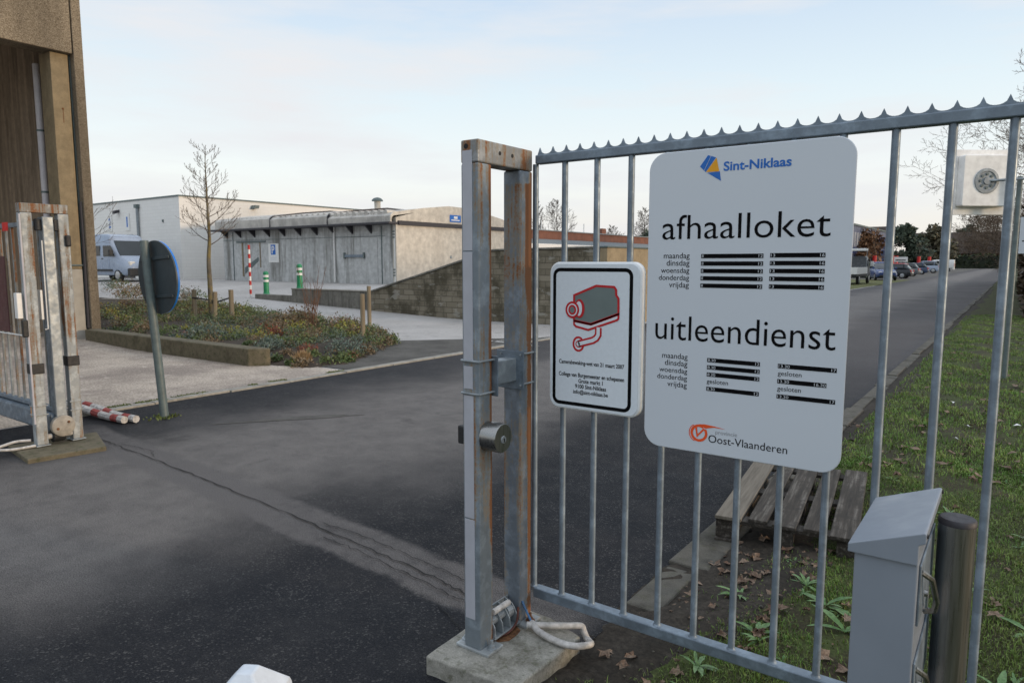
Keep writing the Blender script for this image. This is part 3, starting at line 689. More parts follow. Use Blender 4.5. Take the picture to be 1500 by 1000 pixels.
def spline(pts, n=8):
    P = [Vector(p) for p in pts]; P = [2 * P[0] - P[1]] + P + [2 * P[-1] - P[-2]]; out = []
    for i in range(1, len(P) - 2):
        for k in range(n):
            t = k / n; a, b_, c_, d = P[i - 1], P[i], P[i + 1], P[i + 2]
            out.append(.5 * ((2 * b_) + (c_ - a) * t + (2 * a - 5 * b_ + 4 * c_ - d) * t * t + (3 * b_ - a - 3 * c_ + d) * t ** 3))
    return out + [P[-2]]
def corrugated(mb, pts, r, step=.006):
    q = spline(pts, 20); rs = [r * (1.0 + .05 * (i % 2)) for i in range(len(q))]; mb.tube(q, rs, 10)
cb = MB()
corrugated(cb, [(-1.610, 2.380, .108), (-1.560, 2.350, .102), (-1.490, 2.335, .098), (-1.420, 2.330, .098), (-1.372, 2.348, .095), (-1.345, 2.390, .088), (-1.350, 2.440, .070), (-1.380, 2.480, .052), (-1.405, 2.500, .050),
                (-1.422, 2.505, .072), (-1.428, 2.500, .094), (-1.440, 2.488, .100), (-1.480, 2.455, .102), (-1.540, 2.410, .104), (-1.620, 2.355, .106)], .0135)
tag(cb.build('cable_conduit', M['pipe'], None, True), 'loop of dirty white conduit lying on the slab beside the rusty gate frame', 'conduit')
wz = MB().tube(spline([(-1.668, 2.39, .185), (-1.645, 2.387, .15), (-1.612, 2.381, .110)]), .005, 6).build('cable', M['wireblue'], gf, True)
MB().tube(spline([(-1.668, 2.36, .17), (-1.655, 2.33, .12), (-1.66, 2.28, .093), (-1.675, 2.22, .095)]), .005, 6).build('cable', M['wirered'], gf, True)

# ------------------------------------------------------------------ left gate tower and its sliding gate
LX = Matrix.Translation((0, 0, 0))
tag(MB().prism([(-6.55, 2.22), (-6.46, 2.80), (-7.10, 3.00), (-7.20, 2.30)], 'z', -.05, .040).build('concrete_base', M['kerb'], bevel=.008),
    'flat concrete slab under the sliding gate tower at left', 'concrete base')
tf = thing('gate_frame', 'weathered rusty portal frame holding the open sliding gate at left', 'gate frame')
XA, XB = -6.985, -6.900
MB().box(XA, 2.425, .055, XB, 2.515, 2.085).build('post', M['rust_left'], tf, bevel=.007)
MB().box(XA, 2.715, .055, XB, 2.803, 2.085).build('post', M['rust_left'], tf, bevel=.007)
MB().box(XA, 2.425, 2.086, XB, 2.803, 2.165).build('cross_beam', M['rust_beam'], tf, bevel=.006)
for q in (2.42, 2.71): MB().box(XA - .02, q - .01, .045, XB + .02, q + .105, .056).build('base_plate', M['galv_light'], tf, bevel=.003)
for (q0, q1, zc) in ((2.418, 2.522, .735), (2.708, 2.810, .775)):
    MB().box(XA - .008, q0, zc - .045, XB + .008, q1, zc + .045).build('rubber_band', M['rubber'], tf, bevel=.006)
MB().box(XB, 2.37, 1.02, XB + .03, 2.418, 1.17).build('photocell', M['rubber'], tf, bevel=.01)
MB().box(XA, 2.36, 1.18, XB - .02, 2.40, 1.40).build('strip_cover', M['white'], tf, bevel=.004)
MB().box(XA, 2.54, 1.16, XB - .02, 2.56, 1.42).build('strip_cover', M['white'], tf, bevel=.004)
MB().box(XB, 2.755, 1.80, XB + .035, 2.80, 1.90).build('lamp_socket', M['rubber'], tf, bevel=.012)
for z in (.325, .405):
    for (q0, q1) in ((2.42, 2.52), (2.71, 2.808)):
        MB().tube([(XA - .01, q0, z), (XB + .005, q0 - .003, z), (XB + .005, q1 + .003, z), (XA - .01, q1, z)], .0055, 7).build('bracket_rod', M['rust_left'], tf, True)
MB().tube([(XB + .002, 2.419, 2.07), (XB + .002, 2.419, .4), (XB + .002, 2.418, .25)], .008, 7).build('cable_conduit', M['conduit_pale'], tf, True)
MB().tube([(XB + .003, 2.575, 1.85), (XB + .003, 2.575, 1.08), (XB + .003, 2.55, 1.075)], .006, 7).build('cable_conduit', M['white'], tf, True)
for q in (2.555, 2.69): MB().lathe([(.022, -.05), (.028, -.045), (.028, .045), (.022, .05)], (XB - .01, q, 1.985), 10).build('guide_roller', M['rubber'], tf, True)
sw = MB().lathe([(.05, -.05), (.058, -.045), (.058, .045), (.05, .05)], (-6.93, 2.60, .115), 18, 'y')
sw.build('support_wheel', M['rubber'], tf, True)
MB().lathe([(.024, 0), (.024, .26)], (-6.93, 2.49, .115), 10, 'y').build('axle', M['pipe'], tf, True)
cc = MB(); corrugated(cc, [(-6.97, 2.40, .10), (-7.02, 2.30, .10), (-7.05, 2.20, .075), (-7.03, 2.15, .07), (-6.98, 2.17, .06), (-6.93, 2.26, .056), (-6.90, 2.41, .06)], .012)
tag(cc.build('cable_conduit', M['pipe'], None, True), 'small loop of pale conduit at the foot of the left gate tower', 'conduit')
gg = thing('sliding_gate', 'open sliding gate of rusty bars with a dark red board at the left edge', 'gate')
GY = 2.625
MB().box(-6.905, GY - .043, .26, -6.875, GY + .043, 2.055).build('leading_stile', M['galv_light'], gg, bevel=.006)
MB().box(-6.985, GY - .040, .30, -6.906, GY + .040, 2.053).build('stile', M['galv'], gg, bevel=.004)
MB().box(-13, GY - .07, .14, -6.93, GY + .07, .31).build('lower_beam', M['galv'], gg, bevel=.02)
MB().box(-13, GY - .03, .325, -6.99, GY + .03, .355).build('lower_rail', M['galv'], gg, bevel=.003)
MB().box(-13, GY - .022, 1.985, -6.99, GY + .022, 2.025).build('top_rail', M['galv'], gg, bevel=.004)
d_ = MB().lathe([(.088, 0), (.095, .006), (.095, .05), (.086, .056)], (-6.905, GY, .205), 26, 'x').build('end_cap', M['capbeige'], gg, True)
MB().lathe([(.012, .056), (.012, .06)], (-6.905, GY - .05, .185), 10, 'x').lathe([(.012, .056), (.012, .06)], (-6.905, GY + .04, .235), 10, 'x').build('bolt', M['rustbolt'], d_)
for i in range(40):
    bx = -7.10 - .145 * i; MB().lathe([(.0125, .354), (.0125, 1.986)], (bx, GY, 0), 10).build('bar', M['rust_bar'], gg, True)
MB().box(-11.5, GY - .045, 1.0, -7.80, GY - .035, 1.72).build('board', M['board_red'], gg, bevel=.003)
MB().box(-7.84, GY - .024, 1.955, -7.70, GY - .0225, 2.035).build('warning_tag', M['tagred'], gg)
MB().box(-7.36, GY - .073, .235, -7.20, GY - .0705, .325).build('warning_tag', M['tagorange'], gg)
MB().tube([(-13, GY - .05, .985), (-7.35, GY - .05, .985), (-7.34, GY - .05, 1.02), (-7.34, GY - .05, 1.86)], .007, 7).build('cable', M['white'], gg, True)

# ------------------------------------------------------------------ mailbox, posts by the fence
mbx = thing('mailbox', 'grey metal mailbox column with a sloped roof at the lower right', 'mailbox')
MB().box(-.238, 1.556, 0.02, -.122, 1.890, 1.060).build('housing', M['box_grey'], mbx, bevel=.003)
MB().prism([(-.250, 1.060), (-.250, 1.078), (-.114, 1.130), (-.110, 1.128), (-.110, 1.108), (-.122, 1.102), (-.122, 1.060)], 'y', 1.548, 1.898).build('roof', M['box_grey'], mbx, bevel=.002)
for k, z in enumerate((.93, .72, .50, .28)):
    f = MB().box(-.122, 1.580, z - .01, -.117, 1.875, z + .12).build('mail_flap', M['galv'], mbx, bevel=.003)
    MB().tube([(-.119, 1.60, z + .10), (-.100, 1.61, z + .085), (-.092, 1.66, z + .02), (-.098, 1.70, z - .02), (-.117, 1.71, z - .03)], .006, 7).build('flap_handle', M['steel'], f, True)
    MB().lathe([(.008, 0), (.007, .006)], (-.117, 1.69, z + .02), 10, 'x').build('lock', M['steel'], f, True)
mb = MB()
for q in (1.556, 1.890): mb.lathe([(.005, 0), (.004, .003)], (-.110, q, 1.122), 8, 'x')
mb.build('screw', M['dark'], mbx)
sp_ = thing('steel_post', 'round stainless steel post with a dark cap beside the mailbox', 'post', (-.073, 1.842, 0))
MB().lathe([(.0375, 0.0), (.0375, 1.068)], (0, 0, 0), 40).build('tube', M['steel'], sp_, True)
MB().lathe([(.0385, 1.068), (.0385, 1.078), (.035, 1.082), (.0, 1.083)], (0, 0, 0), 40).build('cap', M['cap'], sp_, True)
bo = MB().lathe([(.105, 0.0), (.105, .655), (.100, .668), (.030, .724), (.022, .726), (0, .726)], (-1.385, .875, 0), 4, 'z', R(45 + 30))
M['white_shaded'] = plain('shaded tone white plastic', (0.60, 0.65, 0.71), 0.5, 0, 0.08, 30)  # white plastic cooled and darkened to stand in for shade
tag(bo.build('white_bollard', M['white_shaded'], None, False, bevel=.006), 'tip of a white bollard with chamfered top at the bottom edge', 'bollard')

# ------------------------------------------------------------------ pallet
pa = thing('wooden_pallet', 'weathered wooden pallet lying on the soil behind the fence', 'pallet', (-1.345, 3.96, 0.03), R(7.0))
# local frame: x across the boards, y along them
PW, PL = .66, 1.36
for k, (x0, wd) in enumerate(((-.02, .150), (.165, .105), (.300, .13), (.465, .11), (.605, .140))):
    mb = MB().box(x0, 0.0 + (.0, .03, .0, .02, -.02)[k], .118, x0 + wd, PL + (.0, -.03, .02, 0, .03)[k], .140)
    mb.build('deck_board', M['timber_pale'] if k == 0 else M['timber'], pa, bevel=.004)
for q in (.03, .62, 1.22): MB().box(-.02, q, .096, .745, q + .10, .1175).build('stringer_board', M['timber'], pa, bevel=.003)
for x0 in (-.02, .31, .64):
    for q in (.03, .62, 1.22): MB().box(x0, q, .0, x0 + .10, q + .10, .0955).build('block', M['timber'], pa, bevel=.004)
for x0 in (-.02, .31, .64): MB().box(x0, 0, -.02, x0 + .10, PL, -.0005).build('bottom_board', M['timber'], pa, bevel=.003)

# ------------------------------------------------------------------ traffic mirror on a pole, small sign
mr = thing('traffic_mirror', 'back of a square white traffic mirror on a steel pole in the verge', 'traffic mirror', (-.05, 11.66, 0))
MB().lathe([(.034, 0), (.034, 2.79), (.03, 2.80)], (0, 0, 0), 14).build('pole', M['slate'], mr, True)
hd = empty('mirror_head', (-.41, -.14, 2.745), R(38)); hd.parent = mr
MB().prism(rrect(-.41, -.44, .41, .43, .07, 5), 'y', .05, .075).build('mirror_frame', M['mirror_back'], hd, True, bevel=.006)
MB().prism(rrect(-.325, -.335, .325, .345, .03, 4), 'y', -.075, .05).build('housing', M['mirror_back'], hd, True, bevel=.012)
MB().lathe([(.17, 0), (.165, -.012), (.13, -.014), (.12, -.004), (.05, -.004), (.045, -.02), (0, -.02)], (0, -.075, 0), 26, 'y').build('mount_plate', M['galv_light'], hd, True)
mb = MB()
for k in range(8): mb.lathe([(.02, 0), (.018, -.01)], (.09 * math.cos(k * .785), -.08, .09 * math.sin(k * .785)), 8, 'y')
mb.build('bolt', M['slate'], hd)
MB().prism(rrect(-.38, -.41, .38, .41, .06, 5), 'y', .075, .078).build('mirror_glass', M['steel'], hd)
MB().tube([(-.385, -.20, 2.745), (-.25, -.16, 2.75), (.17, -.05, 2.76)], .017, 10).build('bracket_arm', M['galv_light'], mr, True)
ss = thing('small_notice', 'small white notice board on a post at the right picture edge', 'sign', (.36, 14.0, 0))
MB().box(-.37, -.03, 1.80, .30, -.02, 2.38).build('sign_plate', M['sign_white'], ss, bevel=.003)
MB().lathe([(.03, 0), (.03, 2.4)], (0, .01, 0), 12).build('post', M['slate'], ss, True)
mb = MB().ribbon([(-.31, 2.21), (-.24, 2.235), (-.18, 2.22), (-.1, 2.24), (0, 2.22), (.2, 2.23)], .022, -.0312).ribbon([(-.33, 2.00), (-.2, 2.005), (.2, 2.0)], .018, -.0312).face([(-.20, 2.11), (-.12, 2.09), (.1, 2.1), (.1, 2.14), (-.14, 2.14)], -.0312)
mb.build('print', M['greytext'], ss)
MB().face([(-.25, 1.85), (-.15, 1.845), (-.15, 1.87), (-.24, 1.875)], -.0312).build('print', M['red'], ss)

# ------------------------------------------------------------------ round blue sign seen from behind (leaning post)
rs_ = thing('round_road_sign', 'back of a round blue road sign on a leaning grey post', 'road sign', (-7.36, 3.80, 0))
rs_.rotation_euler = (R(1.8), R(-3.2), 0)
MB().lathe([(.043, -.02), (.043, 1.888), (.038, 1.893)], (0, 0, 0), 18).build('post', M['slate'], rs_, True)
dc = empty('sign_disc', (.055, .075, 1.50), R(0)); dc.parent = rs_
MB().lathe([(.372, .0), (.372, .004), (.0, .005)], (0, 0, 0), 48, 'y').build('sign_back', M['signback'], dc, True)
MB().lathe([(.374, .006), (.385, .004), (.385, .026), (.376, .027), (.0, .0275)], (0, 0, 0), 48, 'y').build('sign_front', M['rimblue'], dc, True)
MB().lathe([(.374, -.012), (.388, -.012), (.388, .004), (.374, .0045)], (0, 0, 0), 48, 'y').build('sign_rim', M['signback'], dc, True)
for z in (.20, -.20):
    MB().box(-.30, -.028, z - .016, .30, -.0005, z + .016).build('mounting_rail', M['signback'], dc, bevel=.004)
MB().box(.235, -.0025, -.20, .30, -.0005, -.08).build('sticker', M['white'], dc)
for q in ((.252, -.128, .028, .026), (.256, -.165, .022, .02)): MB().box(q[0], -.0033, q[1], q[0] + q[2], -.0026, q[1] + q[3]).build('sticker_print', M['greytext'], dc)

# bits of a striped barrier lying on the asphalt
def striped(pts, r, label):
    q = spline(pts, 12); mb = MB(); n = len(q); k0 = 0; seg = 0
    while k0 < n - 1:
        k1 = min(n - 1, k0 + (7 if seg % 2 == 0 else 4)); mb.cur = seg % 2; mb.tube(q[k0:k1 + 1], r, 8, caps=(k0 == 0 or k1 == n - 1)); k0 = k1; seg += 1
    return tag(mb.build('barrier_plank', [M['pipe'], M['redworn']], None, True), label, 'barrier plank')
M['redworn'] = plain('worn red paint', (.36, .07, .06), .6, 0, .35, 30)
striped([(-8.55, 3.30, .10), (-8.15, 3.32, .085), (-7.75, 3.36, .05), (-7.40, 3.40, .042)], .040, 'red and white striped barrier plank on the asphalt, nearer of the pair')
striped([(-8.6, 3.39, .10), (-8.1, 3.42, .085), (-7.70, 3.45, .05), (-7.34, 3.49, .042)], .040, 'red and white striped barrier plank on the asphalt, farther of the pair')

# ------------------------------------------------------------------ loading hall at left
hl = thing('loading_hall', 'tall brown concrete loading hall with an open portal at the left edge', 'building')
MB().box(-16.1, -9, 5.80, -15.6, 6.615, 9.5).build('fascia', M['aggregate'], hl, bevel=.015)
MB().box(-16.2, 6.64, .10, -15.6, 6.82, 9.5).build('corner_strip', M['aggregate'], hl, bevel=.015)
MB().box(-16.35, 6.615, .0, -15.78, 6.641, 9.4).build('joint', M['slate'], hl)
pi_ = MB().box(-16.25, 6.26, 1.52, -15.74, 6.585, 5.798).build('pillar', M['pillar'], hl, bevel=.012)
MB().box(-16.253, 6.256, .0, -15.737, 6.588, 1.52).build('painted_base', M['pillarpaint'], pi_, bevel=.01)
mb = MB().lathe([(.022, 0), (.018, .012)], (-15.74, 6.43, 4.72), 10, 'x'); mb.build('anchor', M['rustbolt'], pi_)
MB().box(-15.739, 6.425, 4.45, -15.7375, 6.438, 4.70).build('rust_run', M['rustbolt'], pi_)
MB().box(-30, 6.42, 0, -16.26, 6.62, 9.3).build('side_wall', M['hallwall'], hl)
MB().box(-30, -9, 0, -29.8, 6.4, 9.3).build('back_wall', M['hallwall'], hl)
MB().box(-30, -9, 8.2, -16.12, 6.4, 8.5).build('roof_slab', M['hallwall'], hl)
MB().box(-30.2, 6.64, 0.0, -16.22, 6.80, 9.4).build('outer_wall', M['aggregate'], hl)
for y in (-2.0, 2.2): MB().box(-29, y, 7.3, -16.4, y + .4, 8.19).build('roof_beam', M['hallwall'], hl, bevel=.02)
dp = MB().lathe([(.065, .3), (.065, 5.7)], (-16.62, 6.335, 0), 12).build('downpipe', M['conduit_pale'], hl, True)
for z in (1.9, 3.1, 4.35): MB().lathe([(.074, 0), (.074, .04)], (-16.62, 6.335, z), 12).build('pipe_clip', M['slate'], dp, True)
MB().tube([(-15.73, 6.28, 1.60), (-15.73, 6.60, 1.60), (-15.70, 6.62, 1.60), (-15.70, 6.64, 1.60)], .018, 8).build('conduit', M['slate'], hl, True)
tag(MB().tube([(-15.70, 6.63, 2.9), (-15.69, 6.63, 2.0), (-15.70, 6.62, .3)], .035, 8).build('cable_pipe', M['cap'], None, True), 'dark cable pipe running down the corner of the loading hall', 'pipe')

# planter kerb and bed
kb_ = MB().prism([(-15.55, 6.47), (-9.93, 6.52), (-9.72, 6.72), (-9.72, 6.80), (-15.55, 6.76)], 'z', -.05, .285)
tag(kb_.build('planter_kerb', M['kerb'], bevel=.02), 'low mossy concrete kerb wall in front of the planting bed', 'kerb wall')
tag(MB().prism([(-24.0, 10.5), (-20.4, 12.05), (-20.5, 12.3), (-24.2, 10.75)], 'z', 0.0, .50).build('low_kerb', M['edge'], bevel=.015),
    'thin pale concrete edging crossing the planting bed behind the road sign', 'edging')
BED = [(-15.6, 6.8), (-9.75, 6.8), (-9.0, 6.9), (-8.75, 7.6), (-9.2, 8.5), (-10.4, 10.4), (-12.3, 11.5), (-14.5, 11.9), (-17.3, 12.25), (-20.2, 12.5), (-23.2, 11.8), (-27, 10.6), (-27, 7), (-17, 7)]
def inside(px, py, poly):
    c_ = False; n = len(poly)
    for i in range(n):
        x1, y1 = poly[i]; x2, y2 = poly[(i + 1) % n]
        if (y1 > py) != (y2 > py) and px < (x2 - x1) * (py - y1) / (y2 - y1) + x1: c_ = not c_
    return c_
def edged(px, py, poly):
    d = 9
    for i in range(len(poly)):
        a = Vector(poly[i]); e = Vector(poly[(i + 1) % len(poly)]) - a; p = Vector((px, py)) - a
        t = max(0, min(1, p.dot(e) / e.length_squared)); d = min(d, (p - e * t).length)
    return d
def bedh(x, y):
    if not inside(x, y, BED): return hgt(x, y) - .05
    return hgt(x, y) + .16 * sst(0, .6, edged(x, y, BED)) * (1.0 if x < -9.8 else .5) + .012
sheet('planting_bed', [-27 + .4 * i for i in range(28)] + [-15.8 + .2 * i for i in range(37)], [6.78, 6.82] + [7 + .2 * i for i in range(29)], bedh, M['bedsoil'])
bed2 = [(-23.5, 11.2), (-21.0, 12.4), (-28.5, 16.2), (-33.5, 14.6)]

# leaf clumps --------------------------------------------------------------
def leaf_quad(vs, fs, p, s, rng, up=0.3, asp=2.2):
    d = Vector((rng.gauss(0, 1), rng.gauss(0, 1), rng.gauss(0, 1) + up)).normalized()
    a = d.orthogonal().normalized(); a = (Matrix.Rotation(rng.uniform(0, 6.28), 3, d) @ a)
    o = len(vs); h = a * s / asp
    vs += [p - h * .3, p + d * s * .5 + h * .5, p + d * s, p + d * s * .5 - h * .5]
    fs.append((o, o + 1, o + 2, o + 3))
def clump(mb, c, r, n, s, rng, zs=0.75, up=.6, asp=2.2):
    vs = []; fs = []
    for _ in range(n):
        t = rng.uniform(0, 6.28); u = rng.uniform(0.0, 1); rr = (rng.uniform(.35, 1)) ** .6
        z = u; q = math.sqrt(max(0, 1 - z * z))
        bump = 1 + .22 * math.sin(3 * t + c[0] * 7) + .15 * math.sin(5 * t + c[1] * 5)
        p = Vector((c[0] + r * rr * q * math.cos(t) * bump, c[1] + r * rr * q * math.sin(t) * bump, c[2] + r * zs * rr * z * bump))
        leaf_quad(vs, fs, p, s * rng.uniform(.6, 1.3), rng, up, asp)
    mb.add(vs, fs)
rng = random.Random(21)
LM = [M['l_green'], M['l_grey'], M['l_brown'], M['l_red'], M['l_yellow']]
gc = MB(); cnt = 0
while cnt < 540:
    x, y = rng.uniform(-20.5, -8.8), rng.uniform(6.85, 12.5)
    if not inside(x, y, BED) or edged(x, y, BED) < .12: continue
    e = edged(x, y, BED); nearness = sst(-16, -9.5, x)
    k = rng.random()
    front = y < 8.6 or x > -10.3
    gc.cur = (0 if k < .40 else 1 if k < .62 else 2 if k < .87 else 3 if k < .91 else 4) if front else (0 if k < .46 else 1 if k < .68 else 2 if k < .94 else 3 if k < .96 else 4)
    r_ = rng.uniform(.17, .38) * (.8 if front or e < .5 else 1.1)
    if x > -10 or y < 7.3: r_ *= .7
    if rng.random() < .12 or pn(x * .8 + 3, y * .8) < .16: cnt += 1; continue
    clump(gc, (x, y, bedh(x, y) - .03), r_, int(150 + 120 * nearness), rng.choice((.035, .05, .06)) if gc.cur != 1 else .032, rng, rng.uniform(.55, .95)); cnt += 1
for _ in range(45):                    # bed beyond the thin edging
    while True:
        x, y = rng.uniform(-33, -21), rng.uniform(11.3, 16)
        if inside(x, y, bed2): break
    gc.cur = rng.choice((0, 1, 2, 2)); clump(gc, (x, y, hgt(x, y)), rng.uniform(.25, .55), 90, .08, rng, .9)
tag(gc.build('ground_cover', LM, None, False, recalc=False), 'mixed low winter ground cover of green, brown and reddish plants filling the bed', 'ground cover', kind='stuff')
# a few plants that stand out
def shrub(x, y, r, n, mat, s, label, zs=.8, seed=1, asp=2.2, up=1.0):
    mb = MB(); rg_ = random.Random(seed); clump(mb, (0, 0, 0), r, n, s, rg_, zs, up, asp)
    o = mb.build('low_shrub', mat, None, False, recalc=False); o.location = (x, y, bedh(x, y) - .02); return tag(o, label, 'shrub')
shrub(-12.9, 7.55, .40, 900, M['l_grey'], .055, 'blue grey mound shrub just behind the kerb wall, left of the others', seed=2)
shrub(-10.5, 7.35, .28, 700, M['l_grey'], .05, 'blue grey mound shrub near the right end of the kerb wall', seed=3)
shrub(-9.55, 8.2, .36, 800, M['l_grey'], .05, 'dark blue green spreading shrub left of the two bare stakes', seed=4)
shrub(-9.38, 7.15, .13, 700, M['l_tan'], .13, 'tuft of tan dry grass beyond the end of the kerb wall', .8, seed=5, asp=16, up=2.2)
shrub(-13.6, 10.2, .5, 1100, M['l_brown'], .07, 'brownish rounded shrub right of the staked young tree', .9, seed=6)
tw = MB(); rg2 = random.Random(8)
for k in range(16):
    a = rg2.uniform(0, 6.28); l = rg2.uniform(.7, 1.45); o_ = Vector((rg2.uniform(-.12, .12), rg2.uniform(-.12, .12), 0)); t = Vector((math.cos(a) * .3, math.sin(a) * .3, 1)).normalized()
    p1 = o_ + t * l * .5; p2 = o_ + t * l + Vector((rg2.uniform(-.08, .08), rg2.uniform(-.08, .08), .05))
    tw.tube([o_, p1, p2], [.009, .006, .003], 5)
    for j in range(3):
        s0 = o_.lerp(p2, rg2.uniform(.35, .9)); tw.tube([s0, s0 + Vector((rg2.uniform(-.15, .15), rg2.uniform(-.15, .15), rg2.uniform(.12, .3)))], [.004, .002], 4)
o = tw.build('twig_shrub', M['twig_red'], None, True); o.location = (-13.2, 10.3, bedh(-13.2, 10.3)); o['label'] = 'leafless twiggy shrub with thin reddish stems in the bed'; o['category'] = 'shrub'

# stakes
def stake(x, y, z0, z1, label, r=.04, lean=(0, 0), grp=None):
    mb = MB().tube([(0, 0, 0), (lean[0] * .5, lean[1] * .5, (z1 - z0) * .5), (lean[0], lean[1], z1 - z0)], [r, r * .97, r * .95], 12)
    o = mb.build('wooden_stake', M['stake'], None, True); o.location = (x, y, z0); return tag(o, label, 'stake', grp)
stake(-16.85, 9.62, .1, .98, 'round wooden stake left of the young tree trunk', .06)
stake(-15.85, 9.55, .1, .95, 'round wooden stake just right of the young tree trunk', .055, (.03, .02))
stake(-15.75, 9.95, .1, .99, 'round wooden stake farthest right beside the young tree', .06)
stake(-10.68, 9.65, .0, 1.03, 'bare wooden stake at the right tip of the bed, nearer and left of two', .05)
stake(-12.55, 11.55, .0, 1.10, 'bare wooden stake at the right tip of the bed, farther and right of two', .05)
tb = MB().tube(spline([(-16.85, 9.56, .78), (-16.4, 9.78, .72), (-16.2, 9.72, .66), (-15.85, 9.50, .74)]), .018, 6).tube(spline([(-16.2, 9.85, .68), (-15.75, 9.95, .80)]), .018, 6)
tag(tb.build('tree_tie', M['rubber'], None, True), 'black rubber strap tying the young tree to its stakes', 'tree tie')

# ------------------------------------------------------------------ trees
def grow(mb, p, d, L, r, lvl, rng, opt):
    n = 5; pts = [p.copy()]; rs = [r]; q = p.copy(); dd = d.copy()
    for i in range(n):
        dd = (dd + Vector((rng.gauss(0, opt['wig']), rng.gauss(0, opt['wig']), rng.gauss(0, opt['wig']) + opt['up'] * (1 if lvl > 0 else .3)))).normalized()
        q = q + dd * (L / n); pts.append(q.copy()); rs.append(max(opt['rmin'], r * (1 - (i + 1) / n * .8)))
    mb.tube(pts, rs, 7 if lvl == 0 else 5 if lvl == 1 else 3, caps=False)
    if lvl >= opt['lv']: return
    m = opt['n'][lvl]
    for k in range(m):
        t = (opt['t0'] if lvl == 0 else .22) + (1 - (opt['t0'] if lvl == 0 else .22)) * (k + rng.random() * .8) / m
        t = min(.98, t); i = min(n - 1, int(t * n)); s0 = pts[i].lerp(pts[i + 1], t * n - i)
        ax = (pts[i + 1] - pts[i]).normalized(); o_ = ax.orthogonal().normalized(); o_ = Matrix.Rotation(k * 2.4 + rng.uniform(-.5, .5), 3, ax) @ o_
        an = R(opt['ang'][lvl] + rng.uniform(-10, 10)); nd = (ax * math.cos(an) + o_ * math.sin(an)).normalized()
        l2 = L * opt['len'][lvl] * (1 - .55 * t if lvl == 0 else 1 - .35 * t) * rng.uniform(.75, 1.2)
        grow(mb, s0, nd, l2, max(opt['rmin'], rs[i] * opt['rr'][lvl]), lvl + 1, rng, opt)
OPT = dict(wig=.07, up=.06, rmin=.006, lv=3, t0=.4, n=[13, 7, 4, 0], ang=[58, 42, 40], len=[.36, .45, .45], rr=[.45, .55, .6])
def bare_tree(name, label, loc, H, r, seed, opt=None, mats=('bark', 'twig'), cat='tree', lean=(0, 0), group=None):
    o = dict(OPT); o.update(opt or {}); rg_ = random.Random(seed)
    root = thing(name, label, cat, loc, 0, group)
    tr = MB(); n = 8; pts = []; rs = []
    for i in range(n + 1):
        t = i / n; pts.append(Vector((lean[0] * t * H + (rg_.gauss(0, .012) * H * .3 if 0 < i < n else 0), lean[1] * t * H + (rg_.gauss(0, .012) * H * .3 if 0 < i < n else 0), H * t))); rs.append(max(o['rmin'], r * (1 - .9 * t) + (.35 * r if i == 0 else 0)))
    pts = spline(pts, 3); rs = [max(o['rmin'], r * (1 - .93 * k / (len(pts) - 1)) * (1.3 if k == 0 else 1)) for k in range(len(pts))]
    tr.tube(pts, rs, 9, caps=False); tr.build('trunk', M[mats[0]], root, True)
    cr_ = MB(); m = o['n'][0]; N = len(pts) - 1
    for k in range(m):
        t = o['t0'] + (1 - o['t0']) * (k + rg_.random() * .8) / m; t = min(.985, t); i = min(N - 1, int(t * N))
        s0 = pts[i].lerp(pts[i + 1], t * N - i); ax = (pts[i + 1] - pts[i]).normalized()
        o_ = Matrix.Rotation(k * 2.4 + rg_.uniform(-.4, .4), 3, ax) @ ax.orthogonal().normalized()
        an = R(o['ang'][0] + rg_.uniform(-10, 10)); nd = (ax * math.cos(an) + o_ * math.sin(an)).normalized()
        u = (t - o['t0']) / (1 - o['t0'])
        prof = o.get('prof', lambda u: .55 + .6 * math.sin(math.pi * min(1, u * .9 + .15)) - .35 * u)
        grow(cr_, s0, nd, H * o['len'][0] * prof(u) * rg_.uniform(.8, 1.15), max(o['rmin'], rs[i] * o['rr'][0]), 1, rg_, o)
    cr_.build('crown', M[mats[1]], root, False, recalc=False)
    return root
bare_tree('young_tree', 'young leafless tree with a lichened trunk, tied between stakes in the bed', (-16.32, 9.78, .12), 4.25, .075, 5,
          dict(rmin=.0036, up=.13, n=[26, 7, 4, 0], lv=3, t0=.45, len=[.235, .40, .42], ang=[66, 40, 36], rr=[.30, .5, .6], prof=lambda u: 1.05 - .72 * u))
bare_tree('young_tree', 'young leafless tree half hidden behind the loading hall corner', (-21.6, 8.45, .25), 4.5, .07, 15,
          dict(rmin=.0045, up=.10, n=[22, 7, 4, 0], lv=3, t0=.3, len=[.36, .42, .4], ang=[66, 40, 36], rr=[.3, .5, .6], prof=lambda u: 1.1 - .6 * u))

